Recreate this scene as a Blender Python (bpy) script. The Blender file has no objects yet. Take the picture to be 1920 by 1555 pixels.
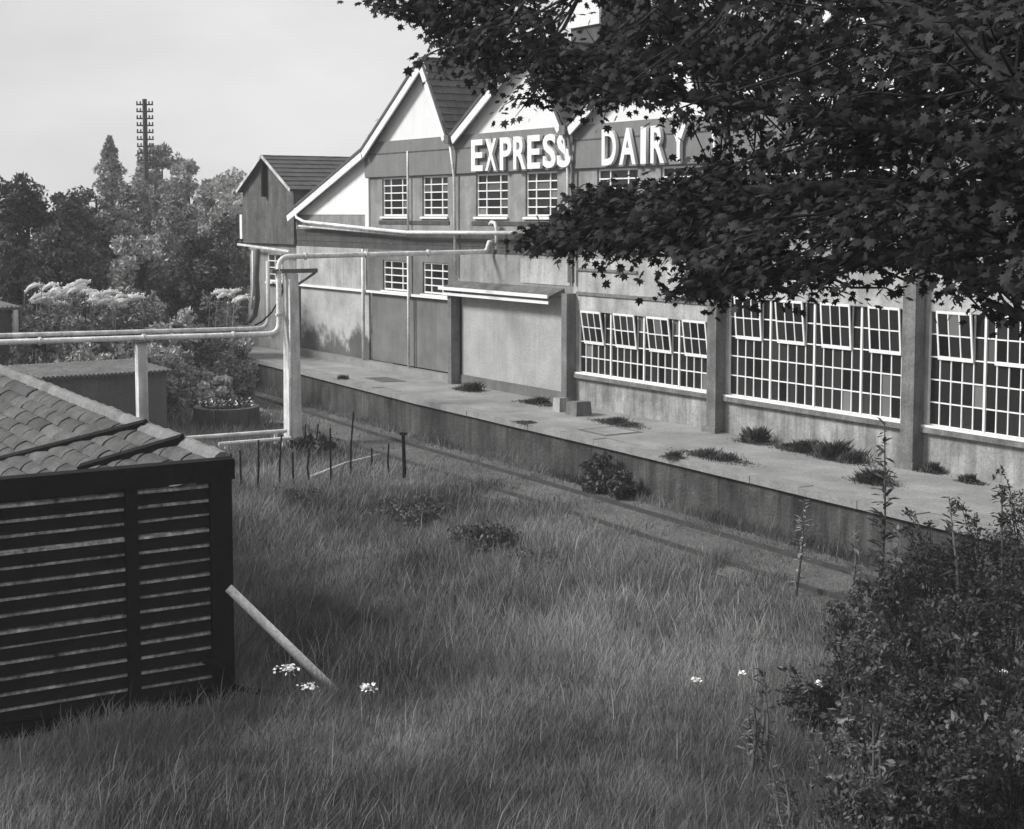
import bpy, bmesh, math, random
import numpy as np
from mathutils import Vector, Matrix, Quaternion

random.seed(7); rng = np.random.default_rng(11)
scn = bpy.context.scene
col = scn.collection

# ------------------------------------------------------------------ camera, sky, sun
F, PX, PY, CAMH = 2900., 960., 646., 6.55
P = math.atan((646-400)/F); A = math.atan(1841*math.cos(P)/F)
cp, sp, ca, sa = math.cos(P), math.sin(P), math.cos(A), math.sin(A)
fwd = Vector((-ca*cp, sa*cp, -sp)); rt = Vector((sa, ca, 0)); up = Vector((-ca*sp, sa*sp, cp))
cam = bpy.data.cameras.new('camera'); camo = bpy.data.objects.new('camera', cam); col.objects.link(camo)
cam.sensor_fit = 'HORIZONTAL'; cam.sensor_width = 36; cam.lens = 36*F/1920
cam.shift_y = -(777.5-PY)/1920; cam.clip_end = 2000; cam.clip_start = .1
m = Matrix((rt, up, -fwd)).transposed().to_4x4(); m.translation = (0, 0, CAMH)
camo.matrix_world = m; scn.camera = camo

SUN = Vector((-.38, -.70, .60)).normalized()
w = bpy.data.worlds.new('World'); scn.world = w; w.use_nodes = True
nt = w.node_tree; N = nt.nodes; L = nt.links
for n in list(N): N.remove(n)
out = N.new('ShaderNodeOutputWorld'); bg = N.new('ShaderNodeBackground'); bg.inputs['Strength'].default_value = .1
sky = N.new('ShaderNodeTexSky'); sky.sky_type = 'NISHITA'; sky.sun_disc = False
sky.sun_elevation = math.asin(SUN.z); sky.sun_rotation = math.atan2(SUN.x, SUN.y)
bw = N.new('ShaderNodeRGBToBW'); L.new(sky.outputs[0], bw.inputs[0])
tc = N.new('ShaderNodeTexCoord'); mp = N.new('ShaderNodeMapping'); mp.inputs['Scale'].default_value = (1, 1, 2.6)
L.new(tc.outputs['Generated'], mp.inputs[0])
cl = N.new('ShaderNodeTexNoise'); cl.inputs['Scale'].default_value = 3.2; cl.inputs['Detail'].default_value = 7; cl.inputs['Roughness'].default_value = .55
L.new(mp.outputs[0], cl.inputs['Vector'])
cr = N.new('ShaderNodeMapRange'); cr.inputs[1].default_value = .3; cr.inputs[2].default_value = .72; cr.inputs[3].default_value = 4.8; cr.inputs[4].default_value = 6.8
L.new(cl.outputs[0], cr.inputs[0])
mx = N.new('ShaderNodeMix'); mx.inputs[0].default_value = .86
L.new(bw.outputs[0], mx.inputs[2]); L.new(cr.outputs[0], mx.inputs[3])
L.new(mx.outputs[0], bg.inputs[0]); L.new(bg.outputs[0], out.inputs[0])
sl = bpy.data.lights.new('sun', 'SUN'); sl.energy = 3.6; sl.angle = math.radians(14); sl.color = (1, .995, .98)
so = bpy.data.objects.new('sun', sl); col.objects.link(so); so.rotation_euler = (-SUN).to_track_quat('-Z', 'Y').to_euler(); so.location = (-40, -20, 50)
scn.view_settings.view_transform = 'Standard'; scn.view_settings.look = 'None'; scn.view_settings.gamma = 1
scn.view_settings.use_curve_mapping = False; scn.view_settings.exposure = .45
scn.cycles.max_bounces = 6; scn.cycles.transparent_max_bounces = 8

# ------------------------------------------------------------------ helpers
def ray(x, y): return fwd+rt*((x-PX)/F)-up*((y-PY)/F)
O = Vector((0, 0, CAMH))
def onZ(x, y, z=0.): d = ray(x, y); return O+d*((z-CAMH)/d.z)
def onY(x, y, Y): d = ray(x, y); return O+d*(Y/d.y)
def onX(x, y, X): d = ray(x, y); return O+d*(X/d.x)
def deep(x, y, D): return O+ray(x, y)*D
def zof(p): return (Vector(p)-O).dot(fwd)

def tag(o, label=None, cat=None, group=None, kind=None):
    if label: o['label'] = label
    if cat: o['category'] = cat
    if group: o['group'] = group
    if kind: o['kind'] = kind
    return o
def empty(name, loc=(0, 0, 0), label=None, cat=None, group=None, kind=None):
    o = bpy.data.objects.new(name, None); col.objects.link(o); o.location = loc; o.empty_display_size = .2
    return tag(o, label, cat, group, kind)
def link(name, me, parent=None, mw=None):
    o = bpy.data.objects.new(name, me); col.objects.link(o)
    if parent is not None:
        o.parent = parent
        pl = parent.location if parent.parent is None else parent.location+parent.parent.location
        o.matrix_parent_inverse = Matrix.Identity(4)
        b = Matrix.Translation(-pl)
        o.matrix_basis = b @ (mw if mw is not None else Matrix.Identity(4))
    elif mw is not None: o.matrix_basis = mw
    return o

class MB:
    def __init__(s): s.v = []; s.f = []; s.mi = []; s.cur = 0
    def face(s, pts):
        b = len(s.v); s.v += [tuple(p) for p in pts]; s.f.append(tuple(range(b, b+len(pts)))); s.mi.append(s.cur)
    def hexa(s, p):   # 8 corners: bottom 4 ccw, top 4 ccw
        b = len(s.v); s.v += [tuple(q) for q in p]
        for f in ((3, 2, 1, 0), (4, 5, 6, 7), (0, 1, 5, 4), (1, 2, 6, 5), (2, 3, 7, 6), (3, 0, 4, 7)):
            s.f.append(tuple(b+i for i in f)); s.mi.append(s.cur)
    def box(s, x0, x1, y0, y1, z0, z1):
        s.hexa([(x0, y0, z0), (x1, y0, z0), (x1, y1, z0), (x0, y1, z0), (x0, y0, z1), (x1, y0, z1), (x1, y1, z1), (x0, y1, z1)])
    def bar(s, a, b, w, h, ref=(0, 0, 1)):
        a = Vector(a); b = Vector(b); d = (b-a).normalized(); r = Vector(ref)
        if abs(d.dot(r)) > .98: r = Vector((0, 1, 0))
        x = d.cross(r).normalized()*w/2; y = x.normalized().cross(d).normalized()*h/2
        s.hexa([a-x-y, a+x-y, b+x-y, b-x-y, a-x+y, a+x+y, b+x+y, b-x+y])
    def tube(s, pts, rad, n=8, cap=True):
        pts = [Vector(p) for p in pts]; k = len(pts)
        rs = rad if isinstance(rad, (list, tuple)) else [rad]*k
        b = len(s.v); prev = None
        for i, p in enumerate(pts):
            d = (pts[min(i+1, k-1)]-pts[max(i-1, 0)]).normalized()
            if prev is None:
                r = Vector((0, 0, 1)) if abs(d.z) < .9 else Vector((1, 0, 0)); x = d.cross(r).normalized()
            else: x = (prev-d*prev.dot(d)).normalized()
            prev = x; y = d.cross(x)
            for j in range(n):
                t = 2*math.pi*j/n; s.v.append(tuple(p+x*math.cos(t)*rs[i]+y*math.sin(t)*rs[i]))
        for i in range(k-1):
            for j in range(n):
                a = b+i*n+j; c = b+i*n+(j+1) % n; s.f.append((a, c, c+n, a+n)); s.mi.append(s.cur)
        if cap:
            s.f.append(tuple(b+j for j in reversed(range(n)))); s.mi.append(s.cur)
            s.f.append(tuple(b+(k-1)*n+j for j in range(n))); s.mi.append(s.cur)
    def mesh(s, name, mats, smooth=False):
        me = bpy.data.meshes.new(name); me.from_pydata(s.v, [], s.f)
        for mm in (mats if isinstance(mats, (list, tuple)) else [mats]): me.materials.append(mm)
        if any(s.mi): me.polygons.foreach_set('material_index', s.mi)
        if smooth: me.polygons.foreach_set('use_smooth', [True]*len(s.f))
        me.update(); return me
    def build(s, name, mats, parent=None, smooth=False):
        return link(name, s.mesh(name, mats, smooth), parent)

def np_mesh(name, verts, loops, starts, mat, smooth=False):
    me = bpy.data.meshes.new(name); nv = len(verts); nf = len(starts)
    me.vertices.add(nv); me.vertices.foreach_set('co', verts.astype(np.float32).ravel())
    me.loops.add(len(loops)); me.loops.foreach_set('vertex_index', loops.astype(np.int32))
    me.polygons.add(nf); me.polygons.foreach_set('loop_start', starts.astype(np.int32))
    me.materials.append(mat); me.update(calc_edges=True); me.validate(); return me

# ------------------------------------------------------------------ materials (monochrome place: a black and white photograph)
def mat(name, v, var=.3, scale=3., rough=.85, bump=0., streak=0., objrand=0., fine=0., spec=.3):
    m = bpy.data.materials.new(name); m.use_nodes = True; n = m.node_tree.nodes; l = m.node_tree.links
    b = n['Principled BSDF']; b.inputs['Roughness'].default_value = rough; b.inputs['Specular IOR Level'].default_value = spec
    g = n.new('ShaderNodeNewGeometry'); src = g.outputs['Position']
    no = n.new('ShaderNodeTexNoise'); no.inputs['Scale'].default_value = scale; no.inputs['Detail'].default_value = 8; no.inputs['Roughness'].default_value = .62
    l.new(src, no.inputs['Vector'])
    r = n.new('ShaderNodeMapRange'); r.inputs[1].default_value = .28; r.inputs[2].default_value = .74
    r.inputs[3].default_value = v*(1-var); r.inputs[4].default_value = v*(1+var); l.new(no.outputs[0], r.inputs[0]); val = r.outputs[0]
    def mul(sock):
        nonlocal val
        k = n.new('ShaderNodeMath'); k.operation = 'MULTIPLY'; l.new(val, k.inputs[0]); l.new(sock, k.inputs[1]); val = k.outputs[0]
    if streak:
        mpn = n.new('ShaderNodeMapping'); mpn.inputs['Scale'].default_value = (3.2, 3.2, .28); l.new(src, mpn.inputs[0])
        s2 = n.new('ShaderNodeTexNoise'); s2.inputs['Scale'].default_value = 1.3; s2.inputs['Detail'].default_value = 6; s2.inputs['Roughness'].default_value = .7; l.new(mpn.outputs[0], s2.inputs['Vector'])
        r2 = n.new('ShaderNodeMapRange'); r2.inputs[1].default_value = .38; r2.inputs[2].default_value = .62; r2.inputs[3].default_value = 1-streak; r2.inputs[4].default_value = 1; l.new(s2.outputs[0], r2.inputs[0]); mul(r2.outputs[0])
    if fine:
        s3 = n.new('ShaderNodeTexNoise'); s3.inputs['Scale'].default_value = 22; s3.inputs['Detail'].default_value = 4; l.new(src, s3.inputs['Vector'])
        r3 = n.new('ShaderNodeMapRange'); r3.inputs[1].default_value = .3; r3.inputs[2].default_value = .7; r3.inputs[3].default_value = 1-fine; r3.inputs[4].default_value = 1+fine; l.new(s3.outputs[0], r3.inputs[0]); mul(r3.outputs[0])
    if objrand:
        oi = n.new('ShaderNodeObjectInfo'); r4 = n.new('ShaderNodeMapRange'); r4.inputs[3].default_value = 1-objrand; r4.inputs[4].default_value = 1+objrand; l.new(oi.outputs['Random'], r4.inputs[0]); mul(r4.outputs[0])
    l.new(val, b.inputs['Base Color'])
    if bump:
        bn = n.new('ShaderNodeTexNoise'); bn.inputs['Scale'].default_value = 14; bn.inputs['Detail'].default_value = 8; l.new(src, bn.inputs['Vector'])
        bu = n.new('ShaderNodeBump'); bu.inputs['Strength'].default_value = bump; bu.inputs['Distance'].default_value = .05; l.new(bn.outputs[0], bu.inputs['Height']); l.new(bu.outputs[0], b.inputs['Normal'])
    return m
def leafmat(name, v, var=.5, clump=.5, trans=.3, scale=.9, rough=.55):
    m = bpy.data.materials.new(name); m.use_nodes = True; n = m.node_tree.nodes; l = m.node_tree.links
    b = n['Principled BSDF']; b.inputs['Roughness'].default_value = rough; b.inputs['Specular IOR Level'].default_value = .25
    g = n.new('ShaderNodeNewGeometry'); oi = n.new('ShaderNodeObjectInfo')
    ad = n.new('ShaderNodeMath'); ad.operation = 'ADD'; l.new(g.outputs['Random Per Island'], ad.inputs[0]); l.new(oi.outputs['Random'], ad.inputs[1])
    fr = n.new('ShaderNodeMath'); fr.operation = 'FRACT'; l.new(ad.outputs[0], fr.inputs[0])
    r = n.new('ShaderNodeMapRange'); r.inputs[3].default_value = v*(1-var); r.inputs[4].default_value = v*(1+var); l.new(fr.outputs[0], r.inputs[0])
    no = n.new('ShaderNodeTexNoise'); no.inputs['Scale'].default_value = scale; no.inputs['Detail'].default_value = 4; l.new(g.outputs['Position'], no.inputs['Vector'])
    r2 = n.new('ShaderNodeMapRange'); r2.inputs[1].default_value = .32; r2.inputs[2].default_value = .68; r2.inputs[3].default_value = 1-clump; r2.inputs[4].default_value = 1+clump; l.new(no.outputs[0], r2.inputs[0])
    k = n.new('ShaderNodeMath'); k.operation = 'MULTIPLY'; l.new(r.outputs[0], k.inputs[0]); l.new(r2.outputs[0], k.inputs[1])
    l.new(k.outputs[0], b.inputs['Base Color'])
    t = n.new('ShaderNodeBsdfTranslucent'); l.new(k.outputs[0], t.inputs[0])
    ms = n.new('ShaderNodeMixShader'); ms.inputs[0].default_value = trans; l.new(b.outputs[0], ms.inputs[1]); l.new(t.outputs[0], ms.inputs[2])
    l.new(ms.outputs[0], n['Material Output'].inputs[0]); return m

M = dict(
    wall=mat('rendered wall', .25, .42, 1.1, streak=.24, fine=.12, bump=.3),
    upper=mat('upper wall paint', .24, .36, 1.4, streak=.22, fine=.12, bump=.2),
    fascia=mat('fascia paint', .17, .12, 1.5, streak=.12, fine=.1),
    pale=mat('pale render', .38, .4, 1.2, streak=.28, fine=.12, bump=.3),
    plinth=mat('stained plinth', .31, .48, 1.5, streak=.45, fine=.15, bump=.4),
    door=mat('mottled panel', .34, .22, .8, streak=.12, fine=.15, bump=.25),
    panel=mat('grey door panel', .145, .4, .9, streak=.15, fine=.12),
    boarddark=mat('dark boards', .07, .4, 2.2, streak=.3, fine=.3, bump=.3),
    white=mat('white paint', .74, .07, 2, rough=.6, fine=.04, streak=.08),
    gable=mat('white gable boarding', .66, .06, 1.4, rough=.7, fine=.04, streak=.06),
    bar=mat('glazing bar paint', .72, .1, 4, rough=.6),
    pillar=mat('pillar concrete', .17, .35, 2.2, streak=.35, fine=.2, bump=.4),
    slate=mat('slates', .075, .3, 1.6, rough=.75, fine=.3, bump=.3),
    wingwall=mat('weathered brick', .10, .5, 1.6, streak=.35, fine=.35, bump=.5),
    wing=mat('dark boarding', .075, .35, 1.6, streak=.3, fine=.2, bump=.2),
    plat=mat('platform concrete', .24, .35, .8, fine=.2, bump=.4),
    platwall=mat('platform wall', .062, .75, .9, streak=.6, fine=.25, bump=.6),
    coping=mat('coping concrete', .22, .25, 1.8, fine=.2, bump=.3),
    soil=mat('grassy soil', .085, .4, .5, fine=.35, bump=.6),
    path=mat('path', .24, .25, .7, fine=.2),
    bed=mat('cinder track bed', .095, .55, .55, fine=.4, bump=.6),
    rail=mat('rusty rail', .04, .3, 3, rough=.6),
    post=mat('post concrete', .6, .3, 2, streak=.4, fine=.12, bump=.2),
    pipe=mat('pale pipe paint', .64, .35, 2.2, rough=.5, fine=.25),
    pipedark=mat('dark pipe', .09, .3, 3, rough=.6),
    black=mat('tarred timber', .008, .5, 4, rough=.85, fine=.3, bump=.3, spec=.08),
    edge=mat('worn lit edge', .34, .95, 5, rough=.8, fine=.4),  # pale slat tops: wear, plus the light they catch put into the colour
    tile=mat('roof tile', .07, .5, 2.5, objrand=.3, fine=.25, bump=.5),
    cap=mat('ridge cap', .17, .25, 2.5, objrand=.18, fine=.2, bump=.4),
    wood=mat('dark wood', .045, .4, 4, fine=.25),
    bark=mat('bark', .018, .4, 5, fine=.3, bump=.6),
    oldiron=mat('corrugated iron', .12, .4, 1.6, streak=.4, fine=.2),
    petal=mat('white petal', .8, .05, 4),
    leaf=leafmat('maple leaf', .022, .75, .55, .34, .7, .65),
    treeA=leafmat('dark foliage', .085, .45, .5, .15, .35),
    treeB=leafmat('mid foliage', .28, .4, .5, .15, .3),
    treeC=leafmat('pale foliage', .38, .35, .35, .15, .3),
    scrub=leafmat('scrub', .34, .5, .5, .2, .5),
    rough=leafmat('rough weeds', .085, .65, .55, .25, .8),
    bush=leafmat('bush leaf', .045, .6, .55, .2, 1.1),
    seedleaf=leafmat('pale weed leaf', .3, .5, .3, .25, 1.5),
    scrubd=leafmat('dark scrub', .15, .5, .5, .15, .5),
    weed=leafmat('weed leaf', .14, .5, .3, .25, 1.5),
    plume=leafmat('plume', .8, .1, .05, .2, 1.5),
    grass=leafmat('grass blade', .19, .42, .75, .25, .25, .7),
)
g = bpy.data.materials.new('window glass'); g.use_nodes = True; b = g.node_tree.nodes['Principled BSDF']
oi = g.node_tree.nodes.new('ShaderNodeObjectInfo'); mr = g.node_tree.nodes.new('ShaderNodeValToRGB'); e_ = mr.color_ramp.elements; e_[0].color = (.004,)*3+(1,); e_[1].position = .9; e_[1].color = (.03,)*3+(1,)
x_ = mr.color_ramp.elements.new(.94); x_.color = (.09,)*3+(1,); x_ = mr.color_ramp.elements.new(1.); x_.color = (.16,)*3+(1,)
g.node_tree.links.new(oi.outputs['Random'], mr.inputs[0]); g.node_tree.links.new(mr.outputs[0], b.inputs['Base Color'])
b.inputs['Roughness'].default_value = .18; b.inputs['Specular IOR Level'].default_value = .22; M['glass'] = g

# a pale panel, darker below a ragged line
bm_ = mat('blotched panel', .34, .3, 1.1, fine=.15, bump=.2); M['blotch'] = bm_; n = bm_.node_tree.nodes; l = bm_.node_tree.links
bs = n['Principled BSDF']; old = bs.inputs['Base Color'].links[0].from_socket; ge = n.new('ShaderNodeNewGeometry'); sx = n.new('ShaderNodeSeparateXYZ'); l.new(ge.outputs['Position'], sx.inputs[0])
nz = n.new('ShaderNodeTexNoise'); nz.inputs['Scale'].default_value = 1.1; nz.inputs['Detail'].default_value = 8; nz.inputs['Roughness'].default_value = .65; l.new(ge.outputs['Position'], nz.inputs[0])
ma = n.new('ShaderNodeMath'); ma.operation = 'MULTIPLY_ADD'; ma.inputs[1].default_value = 3.4; l.new(nz.outputs[0], ma.inputs[0]); l.new(sx.outputs[2], ma.inputs[2])
mrg = n.new('ShaderNodeMapRange'); mrg.inputs[1].default_value = 3.55; mrg.inputs[2].default_value = 4.1; mrg.inputs[3].default_value = .28; mrg.inputs[4].default_value = 1; l.new(ma.outputs[0], mrg.inputs[0])
mu = n.new('ShaderNodeMath'); mu.operation = 'MULTIPLY'; l.new(old, mu.inputs[0]); l.new(mrg.outputs[0], mu.inputs[1]); l.new(mu.outputs[0], bs.inputs['Base Color'])

# ------------------------------------------------------------------ ground, platform, track, path
EDGE = [(-110, 25.6), (-75, 24.0), (-60, 23.05), (-49.4, 22.4), (-39.4, 21.7), (-29.1, 21.36), (-20, 20.92), (-10, 20.5), (2, 20.1), (30, 19.2)]
def edgeY(x): return float(np.interp(x, [e[0] for e in EDGE], [e[1] for e in EDGE]))
def hnoise(x, y):
    return (np.sin(x*.53+1.3*np.sin(y*.31))+np.sin(y*.71+1.1*np.sin(x*.43+2)))*.5
def ground_z(x, y):
    e = np.interp(x, [q[0] for q in EDGE], [q[1] for q in EDGE])
    off = np.clip((e-3.4-y)/2.5, 0, 1)
    bank = np.clip((-x-58)/45, 0, 1)**1.4*7*np.clip((23-y)/6, 0, 1)   # wooded slope rising beyond the yard
    return off*.09*hnoise(x, y)+off*.05*np.sin(x*2.1+y*1.7)+bank
xs = np.concatenate([[-260, -160], np.arange(-120, 14, .7), [30, 80, 200]]); ys = np.concatenate([[-200, -70], np.arange(-30, 46, .7), [60, 90, 150, 240]])
gx, gy = np.meshgrid(xs, ys, indexing='ij'); gz = ground_z(gx, gy); ny = len(ys)
idx = np.arange(gx.size).reshape(gx.shape)
q = np.stack([idx[:-1, :-1], idx[1:, :-1], idx[1:, 1:], idx[:-1, 1:]], -1).reshape(-1)
me = np_mesh('ground', np.stack([gx, gy, gz], -1).reshape(-1, 3), q, np.arange(0, len(q), 4), M['soil']); me.polygons.foreach_set('use_smooth', [True]*len(me.polygons))
tag(link('ground', me), kind='structure')

plat = empty('platform', (-35, 22, 0), kind='structure')
top = MB(); wl = MB(); cp_ = MB()
xs_ = np.arange(-110, 30, 2.0)
for a, c in zip(xs_[:-1], xs_[1:]):
    ya, yc = edgeY(a), edgeY(c)
    top.face([(a, ya+.3, 1.146), (c, yc+.3, 1.146), (c, 24.8, 1.146), (a, 24.8 if a > -70 else 30, 1.146)])
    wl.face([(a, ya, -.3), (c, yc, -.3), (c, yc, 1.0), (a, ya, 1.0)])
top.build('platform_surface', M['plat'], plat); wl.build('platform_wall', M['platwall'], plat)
x = -70.
while x < 12:       # coping stones along the edge, one by one
    ln = random.uniform(1.4, 1.7); a, c = x+.006, x+ln-.006; ya, yc = edgeY(a)-.11+random.uniform(-.012, .012), edgeY(c)-.11
    mb = MB(); z1 = 1.15+random.uniform(-.012, .016)
    mb.hexa([(a, ya, 1.0), (c, yc, 1.0), (c, yc+.4, 1.0), (a, ya+.4, 1.0), (a, ya, z1), (c, yc, z1), (c, yc+.4, z1), (a, ya+.4, z1)])
    mb.build('coping_stone', M['coping'], plat); x += ln
def flatquad(pts, z0, z1, name, mt, parent=None):
    mb = MB(); mb.hexa([(p[0], p[1], z0) for p in pts]+[(p[0], p[1], z1) for p in pts]); return mb.build(name, mt, parent)
pts = [(-31.6, 21.9), (-30.3, 21.84), (-30.3, 23.02), (-31.6, 23.1)]
flatquad(pts, 1.1, 1.152, 'hatch_frame', M['pipedark'], plat)
flatquad([(-31.47, 22.0), (-30.43, 21.95), (-30.43, 22.92), (-31.47, 22.98)], 1.12, 1.158, 'hatch_cover', M['plat'], plat)
flatquad([(-45.4, 22.95), (-43.9, 22.85), (-43.7, 23.6), (-45.2, 23.7)], 1.12, 1.155, 'drain_cover', M['pipedark'], plat)

trk = empty('railway_track', (-30, 19.5, 0), kind='structure')
for off, nm in ((1.0, 'rail'), (2.44, 'rail')):
    mb = MB()
    for a, c in zip(xs_[:-1], xs_[1:]):
        ya, yc = edgeY(a)-off, edgeY(c)-off
        mb.bar((a, ya, .06), (c, yc, .06), .07, .1)
    mb.build(nm, M['rail'], trk)
mb = MB()
for a, c in zip(xs_[:-1], xs_[1:]):
    ya, yc = edgeY(a), edgeY(c); mb.face([(a, ya-3.1, .03), (c, yc-3.1, .03), (c, yc-.02, .03), (a, ya-.02, .03)])
mb.build('track_bed', M['bed'], trk)
mb = MB(); pp = [onZ(*p_) for p_ in ((300, 712), (325, 735), (400, 765), (500, 800), (545, 800), (470, 760), (390, 735), (330, 708))]
mb.face([(p_.x, p_.y, .10) for p_ in reversed(pp)]); tag(mb.build('path', M['path']), kind='structure')

# ------------------------------------------------------------------ the depot
FY = 24.76
COLS = [-54.6, -48.6, -42.35, -35.9, -29.45, -23.0, -16.55, -10.1]
depot = empty('dairy_depot', (-35, FY, 1.15), 'long rendered dairy depot with a row of white saw-tooth gables beside the platform', 'building')
def wallpart(name, mt, x0, x1, z0, z1, ops=(), y=FY, th=.3):
    X = sorted({x0, x1, *[v for o in ops for v in o[:2] if x0 < v < x1]}); Z = sorted({z0, z1, *[v for o in ops for v in o[2:] if z0 < v < z1]})
    solid = lambda i, j: 0 <= i < len(X)-1 and 0 <= j < len(Z)-1 and not any(o[0] <= (X[i]+X[i+1])/2 <= o[1] and o[2] <= (Z[j]+Z[j+1])/2 <= o[3] for o in ops)
    mb = MB(); y2 = y+th
    for i in range(len(X)-1):
        for j in range(len(Z)-1):
            if not solid(i, j): continue
            a, c, d, e = X[i], X[i+1], Z[j], Z[j+1]
            mb.face([(a, y, d), (c, y, d), (c, y, e), (a, y, e)]); mb.face([(c, y2, d), (a, y2, d), (a, y2, e), (c, y2, e)])
            if not solid(i-1, j): mb.face([(a, y2, d), (a, y, d), (a, y, e), (a, y2, e)])
            if not solid(i+1, j): mb.face([(c, y, d), (c, y2, d), (c, y2, e), (c, y, e)])
            if not solid(i, j-1): mb.face([(a, y2, d), (c, y2, d), (c, y, d), (a, y, d)])
            if not solid(i, j+1): mb.face([(a, y, e), (c, y, e), (c, y2, e), (a, y2, e)])
    return mb.build(name, mt, depot)
PANE = {}
def pane_mesh(wd, ht):
    k = (round(wd, 3), round(ht, 3))
    if k not in PANE:
        mb = MB(); mb.box(-wd/2, wd/2, -.004, .004, -ht/2, ht/2); PANE[k] = mb.mesh('pane', M['glass'])
    return PANE[k]
def small_window(x0, x1, z0, z1, rows, fr=(.29, .74), skip=0.):
    y = FY+.09; W = x1-x0; xb = [x0]+[x0+W*f for f in fr]+[x1]; zb = [z0+(z1-z0)*i/rows for i in range(rows+1)]
    mb = MB()
    for i, x in enumerate(xb): r = .03 if i in (0, len(xb)-1) else .022; mb.box(x-r, x+r, y-.03, y+.03, z0, z1)
    for i, z in enumerate(zb): r = .032 if i in (0, rows) else .018; mb.box(x0-.03, x1+.03, y-.034, y+.034, z-r, z+r)
    wn = mb.build('window', M['bar'], depot)
    for i in range(len(xb)-1):
        for j in range(rows):
            mw = Matrix.Translation(((xb[i]+xb[i+1])/2, y+.012, (zb[j]+zb[j+1])/2)) @ Matrix.Rotation(random.gauss(0, .012), 4, 'Z') @ Matrix.Rotation(random.gauss(0, .012), 4, 'X')
            link('pane', pane_mesh(xb[i+1]-xb[i], zb[j+1]-zb[j]), wn, mw)
    s = MB(); s.box(x0-.08, x1+.08, FY-.07, FY+.12, z0-.11, z0-.045); s.build('sill', M['bar'], wn)
    return wn
def glazed_wall(x0, x1, z0, z1, rows, ncol=20):
    y = FY+.08; xb = [x0+(x1-x0)*i/ncol for i in range(ncol+1)]; zb = [z0+(z1-z0)*i/rows for i in range(rows+1)]; dz = zb[1]-zb[0]; dx = xb[1]-xb[0]
    open_ = lambda i, j: i % 5 in (1, 2, 3) and j >= rows-2
    mb = MB()
    for i, x in enumerate(xb):
        hv = i % 5 == 0; r = .028 if hv else .013
        zt = z1 if (hv or i % 5 in (1, 4)) else zb[rows-2]
        mb.box(x-r, x+r, y-(.035 if hv else .02), y+.03, z0, zt)
    for j, z in enumerate(zb):
        for gq in range(ncol//5):
            segs = [(gq*5, gq*5+5)] if j <= rows-2 or j == rows else [(gq*5, gq*5+1), (gq*5+4, gq*5+5)]
            for a, c in segs: mb.box(xb[a], xb[c], y-.017, y+.028, z-.014, z+.014)
    wn = mb.build('window', M['bar'], depot)
    for i in range(ncol):
        for j in range(rows):
            if open_(i, j): continue
            mw = Matrix.Translation(((xb[i]+xb[i+1])/2, y+.012, (zb[j]+zb[j+1])/2)) @ Matrix.Rotation(random.gauss(0, .012), 4, 'Z') @ Matrix.Rotation(random.gauss(0, .012), 4, 'X')
            link('pane', pane_mesh(dx, dz), wn, mw)
    for gq in range(ncol//5):       # tilted opening lights, pivoting on their bottom edge
        a, c = xb[gq*5+1], xb[gq*5+4]; zc = zb[rows-2]; tilt = math.atan2(random.uniform(.07, .15), 2*dz)
        if x0 > -24 and gq == 1: tilt = .01
        mw = Matrix.Translation((a, y-.05, zc)) @ Matrix.Rotation(tilt, 4, 'X')
        mb = MB()
        for i in range(4): r = .022 if i in (0, 3) else .014; mb.box(i*dx-r, i*dx+r, -.02, .015, 0, 2*dz)
        for j, r in ((0, .04), (1, .014), (2, .026)): mb.box(-.02, 3*dx+.02, -.022, .017, j*dz-r, j*dz+r)
        link('casement', mb.mesh('casement', M['bar']), wn, mw)
        for i in range(3):
            for j in range(2): link('pane', pane_mesh(dx, dz), wn, mw @ Matrix.Translation(((i+.5)*dx, 0, (j+.5)*dz)))
    return wn
def sill(x0, x1, z=2.1):
    mb = MB(); mb.box(x0, x1, FY-.13, FY+.06, z-.16, z-.05); mb.build('sill', M['pillar'], depot)
    mb = MB(); mb.box(x0, x1, FY-.10, FY+.05, z-.047, z-.003); mb.build('sill_edge', M['bar'], depot)

# ground floor glazing, bays 3 to 6
for k, (zt, rows) in {3: (3.83, 4), 4: (4.5, 5), 5: (4.5, 5), 6: (4.5, 5)}.items():
    x0, x1 = COLS[k]+.24, COLS[k+1]-.24
    wallpart('plinth_wall', M['plinth'], COLS[k], COLS[k+1], 1.0, 2.0)
    wallpart('wall', M['pale'], COLS[k], COLS[k+1], 2.0, 5.3, [(x0, x1, 2.0, zt)])
    sill(x0-.05, x1+.05); glazed_wall(x0, x1, 2.1, zt, rows)
    wallpart('upper_wall', M['wall'], COLS[k], COLS[k+1], 5.3, 6.2)
mb = MB(); mb.box(COLS[3]+.2, COLS[4]-.2, FY-.05, FY-.002, 4.27, 4.36); mb.build('string_course', M['pillar'], depot)
mb = MB(); mb.box(COLS[3]+.2, COLS[3]+3.0, FY-.05, FY-.002, 4.95, 5.02); mb.build('string_course', M['pillar'], depot)
# bay 2: pale loading bay panel below a small white canopy
x0, x1 = COLS[2], COLS[3]
wallpart('plinth_wall', M['panel'], x0+.2, x1-.1, 1.0, 1.45, y=FY-.03)
mb = MB(); mb.box(x0+.2, x1-.14, FY+.02, FY+.1, 1.45, 4.15); mb.build('loading_door', M['door'], depot)
wallpart('wall', M['wall'], x0, x1, 4.15, 5.3)
mb = MB(); mb.box(x0+3.7, x1-.15, FY-.02, FY-.002, 4.5, 5.22); mb.build('patch_of_render', M['pale'], depot)
cn = MB(); cn.hexa([(x0-.3, FY-.5, 4.13), (x1-.55, FY-.5, 4.13), (x1-.45, FY, 4.22), (x0-.1, FY, 4.22), (x0-.3, FY-.5, 4.18), (x1-.55, FY-.5, 4.18), (x1-.45, FY, 4.42), (x0-.1, FY, 4.42)])
cn = cn.build('canopy', M['oldiron'], depot)
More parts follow.
